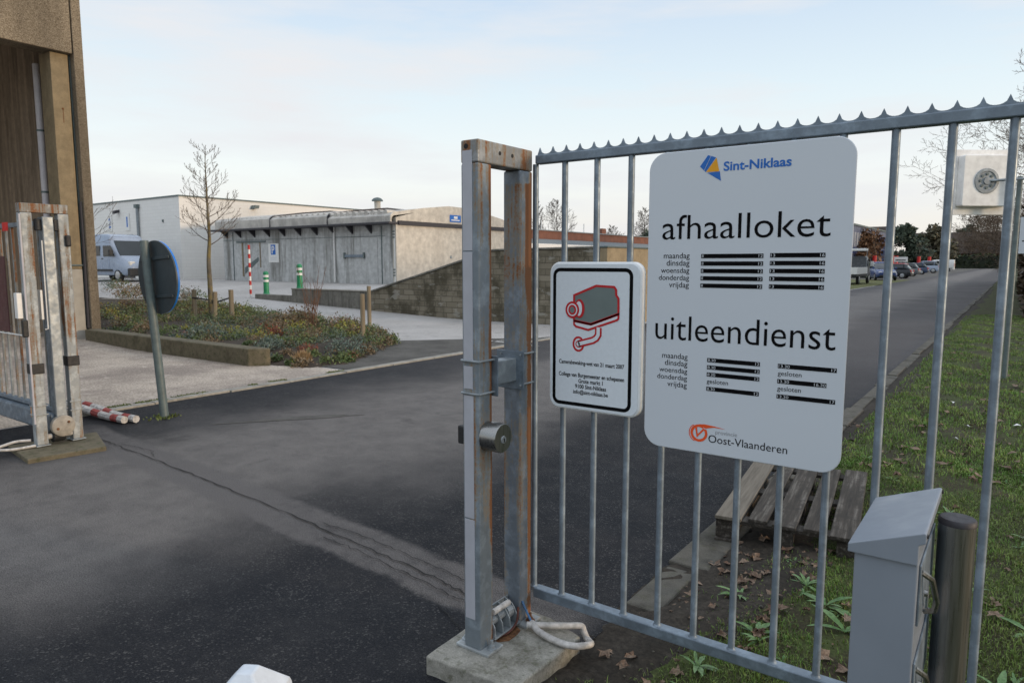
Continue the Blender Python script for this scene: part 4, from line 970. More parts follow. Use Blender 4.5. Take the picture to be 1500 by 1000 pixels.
# foliage masses: many small leaf faces over lobes
def foliage(mb, lobes, n, s, rng, up=0.2):
    vs = []; fs = []; tot = sum(l[3] ** 2 for l in lobes)
    for (cx, cy, cz, r, zs) in lobes:
        for _ in range(int(n * r * r / tot)):
            d = Vector((rng.gauss(0, 1), rng.gauss(0, 1), rng.gauss(0, 1))).normalized(); rr = r * (rng.uniform(.25, 1.08) ** .5)
            leaf_quad(vs, fs, Vector((cx + d.x * rr, cy + d.y * rr, cz + d.z * rr * zs)), s * rng.uniform(.6, 1.4), rng, up, 1.6)
    mb.add(vs, fs)
def leafy_tree(name, label, loc, H, R_, seed, mat, n=2600, s=.7, zs=.9, trunk=.25, cat='tree', nl=16, base=.25):
    rg_ = random.Random(seed); root = thing(name, label, cat, loc)
    MB().tube([(0, 0, 0), (.1, 0, H * .45), (0, .1, H * .85)], [trunk, trunk * .7, trunk * .25], 8).build('trunk', M['twig_dark'], root, True)
    lob = []
    for k in range(nl):
        t = rg_.random(); z = H * (base + (1 - base) * t * .92); q = R_ * (math.sin(math.pi * min(1, .25 + t * .75)) ** .7)
        a = rg_.uniform(0, 6.28); rr = rg_.uniform(.2, .8) * q
        lob.append((rr * math.cos(a), rr * math.sin(a), z, rg_.uniform(.26, .42) * R_, zs))
    mb = MB(); foliage(mb, lob, n, s, rg_); mb.build('crown', mat, root, False, recalc=False); return root
def hedge(name, label, x0, y0, x1, y1, h, mat, n, s, seed, topmat=None, cat='hedge', z0=-.05):
    rg_ = random.Random(seed); root = thing(name, label, cat, ((x0 + x1) / 2, (y0 + y1) / 2, z0))
    hx, hy = (x1 - x0) / 2, (y1 - y0) / 2
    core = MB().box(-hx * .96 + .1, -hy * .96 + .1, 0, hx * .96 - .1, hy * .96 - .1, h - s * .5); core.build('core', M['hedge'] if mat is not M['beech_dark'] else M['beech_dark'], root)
    for part, m_, cnt_ in (('foliage', mat, n), ('top_growth', topmat or mat, n // 3)):
        vs = []; fs = []
        for _ in range(cnt_):
            f_ = rg_.random(); ax_ = rg_.uniform(-hx, hx); ay = rg_.uniform(-hy, hy)
            if part == 'top_growth': p = Vector((ax_, ay, h - rg_.uniform(0, s)))
            else:
                z = rg_.uniform(0, h)
                p = Vector((ax_, (-hy if f_ < .5 else hy) * rg_.uniform(.94, 1.0), z)) if rg_.random() < hx / (hx + hy) else Vector(((-hx if f_ < .5 else hx) * rg_.uniform(.94, 1), ay, z))
            leaf_quad(vs, fs, p, s * rg_.uniform(.6, 1.3), rg_, .2, 1.6)
        MB().add(vs, fs).build(part, m_, root, False, recalc=False)
    return root

hedge('boundary_hedge', 'long dark clipped hedge across the end of the road', -70, 232, 40, 236, 3.7, M['hedge'], 5000, .8, 31, M['hedgetop'])
hedge('low_hedge', 'low green clipped hedge behind the flatbed truck', -30, 100, -15.5, 103, 1.5, M['hedgetop'], 2600, .4, 32)
hedge('side_hedge', 'tall brown beech hedge along the right side of the road', 0.35, 24, 2.6, 75, 4.2, M['beech_dark'], 11000, .35, 33)
leafy_tree('copper_beech', 'reddish brown beech bush in front of the blue glazed office', (-19.4, 122, 0), 6.6, 4.6, 41, M['beech'], 3200, .6, base=.05)
leafy_tree('pine_tree', 'broad dark pine between the fence bars, left of the rounder brown tree', (-22.5, 196, 0), 10.0, 6.4, 42, M['conifer'], 3000, 1.0, .55, base=.2)
leafy_tree('pine_tree', 'small dark pine just right of the blue office building', (-29.5, 196, 0), 9.5, 5.0, 43, M['conifer'], 1800, .9, .6, base=.1)
leafy_tree('round_tree', 'rounded olive brown tree right of the broad pine', (-17.0, 200, 0), 10.2, 5.2, 44, M['conifer_light'], 2800, .9, 1.0, base=.15)
leafy_tree('pine_tree', 'dark pine top rising behind the brown roof at the road end', (-13.5, 268, 0), 14.0, 5.5, 45, M['conifer'], 1800, 1.1, .6, base=.2)
bare_tree('bare_tree', 'large leafless tree overhanging the road at the right edge', (2.6, 36, 0), 10.8, .28, 51,
          dict(rmin=.0075, n=[24, 9, 6, 5, 0], lv=4, t0=.14, len=[.42, .48, .5, .5], ang=[62, 46, 44, 42], up=.05, rr=[.34, .5, .5, .6]), ('twig_dark', 'twig'))
bare_tree('bare_tree', 'brownish leafless tree behind the beech hedge at right', (2.0, 58, 0), 12, .28, 52,
          dict(rmin=.010, n=[28, 9, 7, 5, 0], lv=4, t0=.06, len=[.56, .48, .5, .5], ang=[70, 46, 44, 42], up=.02, rr=[.34, .5, .5, .6]), ('twig_dark', 'twig'))
bare_tree('bare_tree', 'broad brown twiggy tree beyond the hedge at the road end', (-5.5, 243, 0), 17.0, .50, 53,
          dict(rmin=.038, n=[34, 9, 7, 5, 0], lv=4, t0=.10, len=[.60, .48, .5, .5], ang=[70, 46, 44, 42], up=.02, rr=[.34, .5, .5, .6]), ('twig_dark', 'twig'))
for i, (X, Yy, H, sd_, lb) in enumerate(((-95, 120, 10.5, 61, 'short spreading leafless tree left of the poplar behind the brick building'), (-84, 126, 15.5, 62, 'narrow leafless poplar behind the brick building'),
                                         (-78, 124, 14.6, 63, 'well shaped leafless tree right of the poplar behind the brick building'), (-72, 137, 9.5, 64, 'small leafless tree behind the right end of the brick building'),
                                         (-62, 132, 12.5, 65, 'leafless tree beside the large sign, above the dark bush'))):
    H *= 0.98; op = dict(rmin=.022, n=[26, 9, 6, 0], lv=3, t0=.2, len=[.34, .42, .45], ang=[55, 42, 40], rr=[.4, .5, .55])
    if i == 1: op.update(len=[.16, .4, .45], ang=[28, 26, 26])
    bare_tree('bare_tree', lb, (X, Yy, 0), H, .22, sd_, op, ('twig_dark', 'twig_dark'))
leafy_tree('dark_bush', 'dark evergreen bush at the end of the brick building', (-30.5, 66, 0), 4.6, 2.2, 66, M['conifer'], 1200, .4, base=.3)

# ------------------------------------------------------------------ retaining wall
rw = thing('retaining_wall', 'stained block retaining wall rising from a low kerb beside the yard', 'wall')
MB().prism([(-17.0, -.1), (-12.0, -.1), (-8.62, -.1), (-8.62, 2.02), (-12.0, 1.98), (-12.7, 1.80), (-17.0, .70)], 'y', 15.75, 16.0).build('block_wall', M['blocks'], rw, bevel=.012)
MB().prism([(-17.0, .705), (-12.7, 1.805), (-12.0, 1.985), (-8.62, 2.025), (-8.62, 2.075), (-12.0, 2.035), (-12.72, 1.855), (-17.0, .76)], 'y', 15.72, 16.03).build('coping', M['lowwall'], rw, bevel=.01)
MB().box(-8.615, 15.752, -.1, -8.40, 26, 2.03).build('return_wall', M['blocks_sunlit'], rw, bevel=.012)
MB().box(-8.64, 15.73, 2.031, -8.38, 26.02, 2.075).build('return_coping', M['slate'], rw, bevel=.008)
MB().box(-23.4, 15.78, .0, -21.15, 16.0, .475).build('low_kerb', M['lowwall'], rw, bevel=.015)
MB().box(-21.148, 15.76, .0, -17.01, 16.0, .70).build('low_wall', M['lowwall'], rw, bevel=.015)
MB().box(-21.16, 15.74, .702, -17.0, 16.04, .745).build('low_coping', M['edge'], rw, bevel=.012)

# striped pole and green bollards
ps = thing('striped_pole', 'slim red and white striped pole at the end of the low wall', 'pole', (-23.62, 15.75, .30))
zz = 0.0
for k in range(12):
    MB().lathe([(.042, zz), (.042, zz + .168)], (0, 0, 0), 14).build('stripe', M['white'] if k % 2 == 0 else M['redpaint'], ps, True); zz += .168
gb = thing('green_bollard', 'green plastic bollard with two white bands, next to the striped pole', 'bollard', (-23.35, 16.25, .46), 0, 'green bollards on the low wall')
MB().lathe([(.125, 0), (.115, .04), (.105, .05), (.10, .30), (.10, .78), (.09, .83), (.05, .86), (0, .865)], (0, 0, 0), 20).build('body', M['greenplastic'], gb, True)
for z in (.46, .64): MB().lathe([(.1025, z), (.1025, z + .085)], (0, 0, 0), 20).build('white_band', M['white'], gb, True)
g3 = copy_tree(gb); g3.location = (-20.85, 15.90, .745); g3['label'] = 'green plastic bollard with two white bands, standing on the higher low wall'

# ------------------------------------------------------------------ concrete shed
SX0, SX1, SY0, SY1 = -36.1, -22.6, 22.5, 31.5
sh = thing('storage_shed', 'long stained concrete storage shed with an overhanging gutter and pale roof', 'building')
SH = .55
MB().box(SX0, SY0, SH - .2, SX1 - .225, SY0 + .2, 3.44).build('front_wall', M['shedwall'], sh)
MB().prism([(SY0, SH - .2), (SY1, SH - .2), (SY1, 3.55), (30.4, 3.82), (27.8, 4.20), (26.1, 4.24), (24.2, 4.03), (SY0, 3.66)], 'x', SX1 - .22, SX1).build('side_wall', M['shedside'], sh)
MB().box(SX0, SY0 + .2, SH - .2, SX0 + .2, SY1, 3.4).build('end_wall', M['shedwall'], sh)
MB().box(SX0, SY1 - .2, SH - .2, SX1 - .22, SY1, 3.4).build('rear_wall', M['shedwall'], sh)
MB().box(SX1 + .001, SY0 + .1, 3.33, SX1 + .10, SY1, 3.52).build('trim_band', M['cap'], sh, bevel=.01)
MB().box(SX1 - .14, SY0 - .012, SH, SX1 - .07, SY0 - .0, 3.3).build('corner_strip', M['white'], sh)
MB().box(SX0 - .35, SY0 - .55, 3.345, SX1 + .12, SY0 - .003, 3.447).build('gutter', M['cap'], sh, bevel=.02)
for k in range(10):
    x = SX0 + .35 + k * 1.28
    MB().prism([(SY0, 3.343), (SY0 - .42, 3.343), (SY0, 2.98)], 'x', x, x + .09).build('bracket', M['cap'], sh)
MB().box(SX0, SY0 - .02, 2.845, SX1 - .7, SY0, 2.865).build('groove', M['slate'], sh)
for x in (-35.2, -23.55): MB().box(x, SY0 - .025, SH, x + .05, SY0, 3.30).build('cable', M['slate'], sh)
rl = MB().box(-34.8, SY0 - .07, 2.72, -32.2, SY0, 2.80).build('door_rail', M['slate'], sh, bevel=.01)
MB().box(-34.35, SY0 - .04, .9, -34.25, SY0, 2.71).build('rail_post', M['stake'], rl)
MB().box(-32.75, SY0 - .03, 1.4, -32.69, SY0, 2.71).build('rail_post', M['stake'], rl)
MB().prism([(-34.15, 1.05), (-34.15, 1.38), (-32.9, 1.95), (-32.9, 1.74)], 'y', SY0 - .018, SY0).build('ramp_mark', M['slate'], sh)
dr = MB().box(-26.6, SY0 - .030, .62, -23.8, SY0, 2.82).build('door', M['shedwall'], sh, bevel=.008)
MB().box(-26.05, SY0 - .09, 1.90, -24.6, SY0 - .032, 2.02).build('handle_bar', M['galv'], dr, bevel=.01)
for x in (-26.05, -24.7): MB().box(x, SY0 - .10, 1.84, x + .1, SY0 - .031, 2.12).build('handle_mount', M['slate'], dr, bevel=.008)
MB().lathe([(.05, .72), (.05, 3.34)], (-26.72, SY0 - .06, 0), 10).build('downpipe', M['white'], sh, True)
sp2 = MB().box(-32.0, SY0 - .02, 1.66, -31.13, SY0 - .003, 2.64).build('parking_plate', M['white'], sh, bevel=.004)
MB().box(-31.78, SY0 - .024, 2.06, -31.38, SY0 - .021, 2.58).build('parking_panel', M['blue'], sp2)
text('P', -31.58, 2.13, .24, SY0 - .027, M['white'], sp2, 'c', height=.38, bold=.02)
MB().box(-31.86, SY0 - .024, 1.90, -31.27, SY0 - .0215, 1.93).box(-31.8, SY0 - .024, 1.80, -31.33, SY0 - .0215, 1.83).build('plate_text', M['digit'], sp2)
bs = MB().box(SX1 + .002, 26.15, 3.62, SX1 + .02, 26.98, 3.96).build('blue_plate', M['blue'], sh)
MB().box(SX1 + .021, 26.25, 3.69, SX1 + .024, 26.88, 3.74).box(SX1 + .021, 26.45, 3.78, SX1 + .024, 26.72, 3.90).build('plate_mark', M['white'], bs)
for y, z in ((26.15, 1.85), (29.7, 2.2)): MB().box(SX1 + .001, y, z, SX1 + .03, y + .12, z + .14).build('vent_plate', M['galv_light'], sh)
MB().box(SX1 + .001, 29.2, SH, SX1 + .012, 29.24, 3.3).build('wall_joint', M['cap'], sh)
for z in (1.05, 2.75):
    for k in range(3): MB().box(SX1 - .20, SY0 - .03, z + k * .13, SX1 - .08, SY0 - .013, z + .06 + k * .13).build('wall_clamp', M['slate'], sh)
b = NB('pale corrugated roofing'); x, y, z = b.xyz()
wv = b.n('ShaderNodeTexWave'); b.l(b.map((1, 0, 0)), wv.inputs['Vector']); wv.inputs['Scale'].default_value = 1.1
b.bump(wv.outputs['Fac'], .6, .05)
M['roofing'] = b.out(b.mix(b.step(b.noise(1.3, 6, .65), .4, .65), (.55, .52, .47), (.38, .36, .33)), .7)
prof0 = [(SY0 - .30, 3.45), (SY0 - .30, 3.82), (SY0 - .12, 3.96), (24.3, 4.24), (26.1, 4.44), (27.8, 4.42), (30.5, 4.02), (SY1 + .2, 3.72)]
for k, (x0, x1, dz) in enumerate(((SX0 - .3, -31.35, .06), (-31.35, -26.85, .02), (-26.85, SX1 - .02, -.10))):
    pr_ = [(y, z + (dz if z > 3.5 else 0)) for y, z in prof0]
    poly = pr_ + [(y, z - .10) for y, z in reversed(pr_[1:])][:-1] + [(SY0 - .2, 3.45)]
    MB().prism(poly, 'x', x0 + .005, x1 - .06).build('roof_bay', M['roofing'], sh)
    pr2 = [(y, z + .03) for y, z in pr_[1:]]
    MB().prism([(SY0 - .33, 3.455)] + pr2 + [(y, z - .16) for y, z in reversed(pr2)] + [(SY0 - .22, 3.455)], 'x', x1 - .058, x1 + .004).build('roof_edge', M['cap'] if k < 2 else M['shedside'], sh)
mb = MB()
x = SX0
while x < SX1 - .3: mb.lathe([(.13, 0), (.13, .55)], (x, SY0 - .17, 3.89), 8, 'y'); x += .42
mb.build('roof_rib', M['roofing'], sh, True)
vt = MB().lathe([(.17, 0), (.17, .45), (.16, .5)], (-28.5, 27, 4.5), 14).build('vent_pipe', M['shedside'], sh, True)
MB().lathe([(.31, .47), (.30, .53), (.2, .63), (.0, .68)], (-28.5, 27, 4.5), 14).build('vent_cap', M['slate'], vt, True)

# ------------------------------------------------------------------ white warehouse
wh = thing('white_warehouse', 'plain white block warehouse with a flat roof behind the shed', 'building')
MB().box(-85, 22.03, .4, -39.7, 46, 5.47).build('wall', M['whiteblock'], wh)
MB().box(-85.05, 21.98, 5.47, -39.65, 46.05, 5.56).build('roof_edge', M['slate'], wh, bevel=.01)
MB().box(-48.6, 21.96, .68, -45.3, 22.028, 3.40).build('door', M['cap'], wh)
for x, t in ((-48.15, '2'), (-45.85, '1')):
    p_ = MB().box(x - .27, 21.985, 3.66, x + .27, 22.025, 4.75).build('number_plate', M['white'], wh)
    text(t, x, 3.9, .26 if t == '2' else .16, 21.98, M['blue'], p_, 'c', height=.62, bold=.02)
MB().lathe([(.08, .7), (.08, 5.1)], (-44.4, 21.93, 0), 10).build('downpipe', M['galv_light'], wh, True)
MB().box(-44.55, 21.8, 5.0, -44.25, 22.02, 5.22).build('pipe_head', M['slate'], wh)
for x in (-47.1,): MB().prism([(21.7, 4.72), (22.02, 4.85), (22.02, 5.0), (21.7, 4.92)], 'x', x, x + .28).build('wall_lamp', M['cap'], wh)
MB().box(-41.6, 21.97, 4.05, -41.5, 22.025, 4.2).build('vent_plate', M['slate'], wh)
MB().prism([(26.7, 5.05), (27.05, 5.05), (27.1, 5.25), (26.8, 5.25)], 'x', -39.7, -39.3).build('wall_lamp', M['slate'], wh)

# ------------------------------------------------------------------ far buildings
M['brickred'] = concrete('red brick fascia', (.20, .085, .055), (.12, .05, .035), .4, sc=.5)
M['glassblue'] = plain('blue window glass', (.03, .055, .16), .12, 0, .3, .5)
M['frameblue'] = plain('blue grey cladding', (.10, .12, .20), .5, 0, .2, .5)
M['roofbrown'] = concrete('brown roof tiles', (.075, .055, .045), (.035, .028, .024), .6, False, .2, sc=.3)
lb = thing('brick_building', 'long low building with red brick fascia and white canopy behind the block wall', 'building')
MB().box(-50, 36, -.1, -28.3, 96, 2.6).build('wall', M['brickred'], lb)
MB().box(-50, 36, 3.35, -28.1, 96, 3.95).build('fascia', M['brickred'], lb)
MB().box(-50, 36, 3.96, -28.0, 96, 4.02).build('roof_trim', M['galv_light'], lb)
MB().box(-50, 36, 2.98, -28.0, 96, 3.34).build('band', M['frameblue'], lb).data.materials[0] = M['galv']
MB().box(-50, 36, 2.62, -26.9, 96, 2.96).build('canopy', M['white'], lb, bevel=.02)
for k in range(16): MB().box(-28.29, 37 + k * 3.6, 1.0, -28.26, 39.2 + k * 3.6, 2.55).build('window', M['glassblue'], lb)
for y in (45.5, 52, 70): MB().lathe([(.05, 4.0), (.05, 4.9)], (-30, y, 0), 6).build('roof_pipe', M['white'], lb)
MB().box(-33.4, 60, 4.02, -32.6, 60.8, 4.9).build('chimney', M['brickred'], lb)
ob = thing('office_building', 'blue glazed two storey office building behind the copper beech', 'building')
MB().box(-45, 112, 0, -20.3, 150, 7.2).build('wall', M['frameblue'], ob)
for k in range(19):
    y = 112.4 + k * 1.98
    for z0, z1, m_ in ((4.1, 6.2, 'digit'), (.6, 2.9, 'glassblue')): MB().box(-20.29, y, z0, -20.24, y + 1.25, z1).build('window', M['glassblue'] if k > 8 or z0 < 2 else plain('window with painted sky reflection', (.42, .45, .5), .2, 0, .2, .6), ob)  # pale upper panes: reflected sky put into the base colour
MB().box(-20.2, 112, 3.0, -20.05, 150, 3.9).build('spandrel', M['glassblue'], ob)
MB().box(-45.1, 111.9, 7.2, -20.1, 150.1, 7.45).build('roof_edge', M['slate'], ob)
rh = thing('tiled_roof_house', 'wide house with a brown tiled roof beyond the end hedge', 'building', (6, 262, 0))
MB().box(-34, -9, 0, 26, 9, 4.5).build('wall', M['brickred'], rh)
MB().prism([(-10, 4.4), (10, 4.4), (2.5, 11.0), (-2.5, 11.0)], 'x', -35, 27).build('roof', M['roofbrown'], rh)
rh2 = thing('tiled_roof_house', 'brown roofed house between the office building and the pines', 'building', (-50, 262, 0))
MB().box(-22, -8, 0, 14, 8, 6.5).build('wall', M['brickred'], rh2)
MB().prism([(-9, 6.4), (9, 6.4), (0, 13.5)], 'x', -23, 15).build('roof', M['roofbrown'], rh2)

# ------------------------------------------------------------------ vehicles
M['glass'] = plain('dark car glass', (.02, .028, .034), .08, 0, .1, 2)
M['tyre'] = plain('tyre rubber', (.015, .015, .015), .8, 0, .2, 9)
M['rim'] = plain('wheel rim', (.40, .41, .42), .35, .5, .1, 9)
M['lampglass'] = plain('headlight glass', (.75, .72, .66), .15, 0, .1, 9)
M['taillight'] = plain('red tail light', (.45, .012, .012), .25, 0, .1, 9)
M['bumper'] = plain('dark bumper plastic', (.022, .023, .025), .6, 0, .1, 9)
def paint(n, c): return plain(n, c, .25, .0, .04, 3)
def loft(mb, secs):
    """secs: (x, half width low, half width high, z low, z high)"""
    rings = []
    for (x, a, c_, z0, z1) in secs:
        h = z1 - z0
        rings.append([(x, -a * .92, z0), (x, a * .92, z0), (x, a, z0 + .2 * h), (x, a, z0 + .55 * h), (x, c_, z0 + .92 * h), (x, c_ * .9, z1), (x, -c_ * .9, z1), (x, -c_, z0 + .92 * h), (x, -a, z0 + .55 * h), (x, -a, z0 + .2 * h)])
    n = 10; vs = [p for r_ in rings for p in r_]; fs = []
    for i in range(len(rings) - 1):
        for k in range(n): fs.append((i * n + k, i * n + (k + 1) % n, (i + 1) * n + (k + 1) % n, (i + 1) * n + k))
    fs.append(tuple(range(n))); fs.append(tuple(range((len(rings) - 1) * n, len(rings) * n)))
    mb.add(vs, fs); return mb
def wheels(root, xs_, hw, r):
    for x in xs_:
        for s in (-1, 1):
            t = MB().lathe([(r * .8, -.1), (r, -.07), (r, .07), (r * .8, .1)], (x, s * (hw - .10), r), 20, 'y').build('wheel', M['tyre'], root, True)
            MB().lathe([(r * .62, 0), (r * .5, .012 * s), (0, .014 * s)], (x, s * (hw + .002), r), 16, 'y').build('rim', M['rim'], t, True)
def car(label, loc, rz, mat, L=4.3, H=1.5, W=1.76, kind='hatch', group=None):
    """front at +x"""
    root = thing('parked_car', label, 'car', loc, rz, group); h = L / 2; w = W / 2; s = H / 1.5
    loft(MB(), [(-h, w * .86, w * .8, .42 * s, .80 * s), (-h + .12, w * .97, w * .9, .25 * s, .93 * s), (-h + .8, w, w * .92, .20 * s, .95 * s), (h - 1.6, w, w * .92, .20 * s, .95 * s), (h - .9, w, w * .9, .2 * s, .88 * s), (h - .25, w * .95, w * .85, .24 * s, .76 * s), (h, w * .80, w * .72, .36 * s, .64 * s)]).build('body', mat, root, True, bevel=.03)
    xr = -h + .15 if kind != 'sedan' else -h + .75
    loft(MB(), [(xr, w * .86, w * .66, .90 * s, 1.0 * s), (xr + .42, w * .88, w * .72, .90 * s, 1.40 * s), (-.1, w * .9, w * .74, .90 * s, 1.42 * s), (h - 2.0, w * .88, w * .70, .90 * s, 1.36 * s), (h - 1.15, w * .84, w * .7, .86 * s, .92 * s)]).build('window', M['glass'], root, True)
    loft(MB(), [(xr + .30, w * .60, w * .58, 1.36 * s, 1.425 * s), (xr + .6, w * .70, w * .66, 1.37 * s, 1.49 * s), (-.1, w * .72, w * .68, 1.38 * s, 1.5 * s), (h - 2.15, w * .68, w * .62, 1.33 * s, 1.42 * s)]).build('roof', mat, root, True)
    mb = MB()
    for s_ in (-1, 1):
        for (xa, xb) in ((xr + .5, xr + .58), (-.15, -.05)): mb.prism([(xa, .93 * s), (xb, .93 * s), (xb, 1.40 * s), (xa, 1.40 * s)], 'y', s_ * w * .875 - .03, s_ * w * .875 + .015)
    mb.build('window_pillar', mat, root)
    for s_ in (-1, 1):
        MB().box(h - .28, s_ * w * .62 - .14, .58 * s, h - .05, s_ * w * .62 + .16, .72 * s).build('headlight', M['lampglass'], root, bevel=.04)
        MB().box(-h - .01, s_ * w * .72 - .10, .66 * s, -h + .16, s_ * w * .72 + .14, .90 * s).build('taillight', M['taillight'], root, bevel=.03)
        MB().box(h - 1.5, s_ * (w + .02) - .1, .92 * s, h - 1.32, s_ * (w + .02) + .1, 1.06 * s).build('mirror', mat, root, bevel=.04)
    MB().box(h - .06, -w * .7, .30 * s, h + .03, w * .7, .46 * s).box(-h - .02, -w * .75, .30 * s, -h + .1, w * .75, .5 * s).build('bumper', M['bumper'], root, bevel=.03)
    MB().box(-h - .03, -.26, .55 * s, -h - .005, .26, .66 * s).build('number_plate', M['white'], root)
    wheels(root, (-h + .78, h - .85), w, .32 * s); return root
def van(label, loc, rz, mat, L=5.6, H=2.5, W=2.0, name='parked_van'):
    root = thing(name, label, 'van', loc, rz); h = L / 2; w = W / 2
    loft(MB(), [(-h, w * .97, w * .9, .35, H * .97), (-h + .1, w, w * .92, .33, H), (h - 2.0, w, w * .92, .33, H), (h - 1.65, w, w * .9, .33, H * .96)]).build('body', mat, root, True, bevel=.04)
    loft(MB(), [(h - 1.66, w, w * .88, .33, H * .955), (h - .95, w, w * .88, .33, 1.32 + .1), (h - .35, w * .97, w * .84, .33, 1.18), (h - .06, w * .88, w * .74, .38, .98), (h, w * .82, w * .66, .42, .80)]).build('cab', mat, root, True, bevel=.05)
    MB().add([(h - 1.50, -w * .80, H * .86), (h - 1.50, w * .80, H * .86), (h - .90, w * .84, 1.40), (h - .90, -w * .84, 1.40)], [(0, 1, 2, 3)]).add([(h - 1.47, -w * .80, H * .86), (h - 1.47, w * .80, H * .86), (h - .86, w * .84, 1.39), (h - .86, -w * .84, 1.39)], [(0, 3, 2, 1)]).build('windscreen', M['glass'], root)
    for s_ in (-1, 1):
        q = s_ * (w + .004)
        for (x0, x1, z0, z1) in ((-h + 2.35, -h + 3.15, 1.38, 1.92), (h - 2.15, h - 1.45, 1.34, 1.92)):
            MB().prism([(x0, z0), (x1 + (.35 if x1 > h - 1.6 else 0), z0), (x1, z1), (x0, z1)], 'y', q - .012, q + .012).build('window', M['glass'], root)
        MB().box(h - .32, s_ * w * .70 - .13, .84, h - .06, s_ * w * .70 + .17, 1.08).build('headlight', M['lampglass'], root, bevel=.05)
        MB().box(-h - .02, s_ * w * .88 - .08, .9, -h + .05, s_ * w * .88 + .08, 1.5).build('taillight', M['taillight'], root)
        MB().box(h - 1.32, s_ * (w + .14) - .11, 1.38, h - 1.16, s_ * (w + .14) + .11, 1.72).build('mirror', M['bumper'], root, bevel=.04)
        MB().box(-h + .3, q - .012, .55, h - 1.4, q + .014, .66).build('side_strip', M['bumper'], root)
        MB().box(h - 2.35, q - .012, 1.20, h - 2.2, q + .03, 1.25).build('handle', M['bumper'], root)
    MB().box(h - .20, -w * .93, .30, h + .05, w * .93, .72).build('bumper', M['bumper'], root, bevel=.06)
    MB().box(h + .051, -.26, .48, h + .06, .26, .6).build('number_plate', M['white'], root)
    wheels(root, (-h + .95, h - .95), w, .35); return root
P_silver = paint('blue silver paint', (.30, .36, .46)); P_white = paint('white paint', (.72, .72, .70)); P_black = paint('black paint', (.014, .016, .02))
P_blue = paint('blue paint', (.04, .07, .19)); P_red = paint('red car paint', (.42, .02, .02)); P_grey = paint('grey paint', (.10, .11, .12)); P_navy = paint('navy paint', (.02, .04, .09))
van('silver blue high roof van parked in the yard before the white warehouse', (-40.9, 18.85, hgt(-41, 19)), R(6), P_silver, 5.6, 2.55, 2.05)
car('white car mostly hidden behind the loading hall corner', (-35.0, 13.25, hgt(-35, 13.2)), R(0), P_white)
car('blue four wheel drive car, nose toward the camera, first in the parked row', (-10.3, 74, 0), R(-72), P_blue, 4.5, 1.72, 1.82)
car('black hatchback with red tail light, second in the parked row', (-10.9, 82.5, 0), R(180 - 4), P_black, 4.4, 1.52, 1.78)
car('red car showing its roof behind the black hatchback', (-11.3, 86.5, 0), R(180), P_red, 4.2, 1.58, 1.76)
car('dark grey car with pale bonnet, behind the red car', (-11.6, 96, 0), R(178), P_grey, 4.4, 1.6, 1.78)
car('navy small car further along the parked row', (-12.0, 112, 0), R(180), P_navy, 4.1, 1.6, 1.75)
car('silver estate car toward the far end of the parked row', (-12.2, 128, 0), R(180), P_silver, 4.6, 1.9, 1.8)
van('white panel van farthest along the parked row', (-11.8, 150, 0), R(180), P_white, 5.0, 2.15, 1.95)
tk = thing('flatbed_truck', 'small flatbed truck with a white dropside, half hidden by the large sign', 'truck', (-10.55, 60.0, 0), R(90))
MB().box(-3.2, -.95, .62, .95, .95, .78).build('chassis', M['bumper'], tk)
MB().box(-3.2, -1.0, .79, 1.0, -.95, 1.30).box(-3.2, .95, .79, 1.0, 1.0, 1.30).box(-3.25, -1.0, .79, -3.2, 1.0, 1.30).build('dropside', M['white'], tk, bevel=.01)
loft(MB(), [(1.1, .95, .86, .45, 2.15), (1.9, .95, .86, .42, 2.15), (2.7, .95, .82, .40, 1.30), (3.1, .88, .7, .42, 1.0)]).build('cab', P_grey, tk, True, bevel=.05)
for s_ in (-1, 1):
    MB().box(1.3, s_ * .955 - .01, 1.35, 2.0, s_ * .955 + .01, 1.95).build('window', M['glass'], tk)
    MB().box(2.05, s_ * 1.12 - .12, 1.35, 2.2, s_ * 1.12 + .12, 1.75).build('mirror', M['white'], tk, bevel=.03)
mb = MB()
for s_ in (-1, 1):
    mb.tube([(1.0, s_ * .9, .8), (1.0, s_ * .9, 2.55)], .03, 6)
mb.tube([(1.0, -.9, 2.55), (1.0, .9, 2.55)], .03, 6).build('ladder_rack', M['galv_light'], tk)
MB().box(.4, -.9, 2.56, 1.5, .9, 2.75).build('light_bar', M['white'], tk, bevel=.02)
wheels(tk, (-2.0, 2.2), .95, .38)

# young trees with red guards on the far verge, cream notice among them
for i, (X, Yy) in enumerate(((-17.6, 118), (-16.0, 124), (-15.7, 126), (-14.2, 142), (-13.3, 150))):
    yt = bare_tree('verge_tree', ['slender young tree with a red guard, leftmost of the row behind the cars', 'slender young tree with a red guard, left of the close pair', 'slender young tree with a red guard, right of the close pair', 'slender young tree with a red guard, fourth of the row behind the cars', 'slender young tree with a red guard, rightmost of the row behind the cars'][i],
                   (X, Yy, 0), 5.2, .07, 70 + i, dict(rmin=.02, n=[9, 4, 2, 0], lv=2, t0=.45, len=[.26, .4, .4]), ('twig_dark', 'twig_dark'), 'tree', (0, 0), 'young trees with red guards')
    MB().lathe([(.28, 0.2), (.28, 2.7)], (0, 0, 0), 8).build('trunk_guard', M['redpaint'], yt, True)
nb = thing('notice_board', 'white notice board above the parked cars', 'sign', (-14.6, 122, 0))
MB().box(-.9, -.05, 1.75, .95, 0, 2.5).build('board', M['white'], nb)
MB().box(-.8, -.1, 0, -.7, -.05, 1.75).box(.7, -.1, 0, .8, -.05, 1.75).build('post', M['slate'], nb)
MB().box(-.7, -.056, 1.92, .7, -.051, 2.08).build('print', M['greytext'], nb)

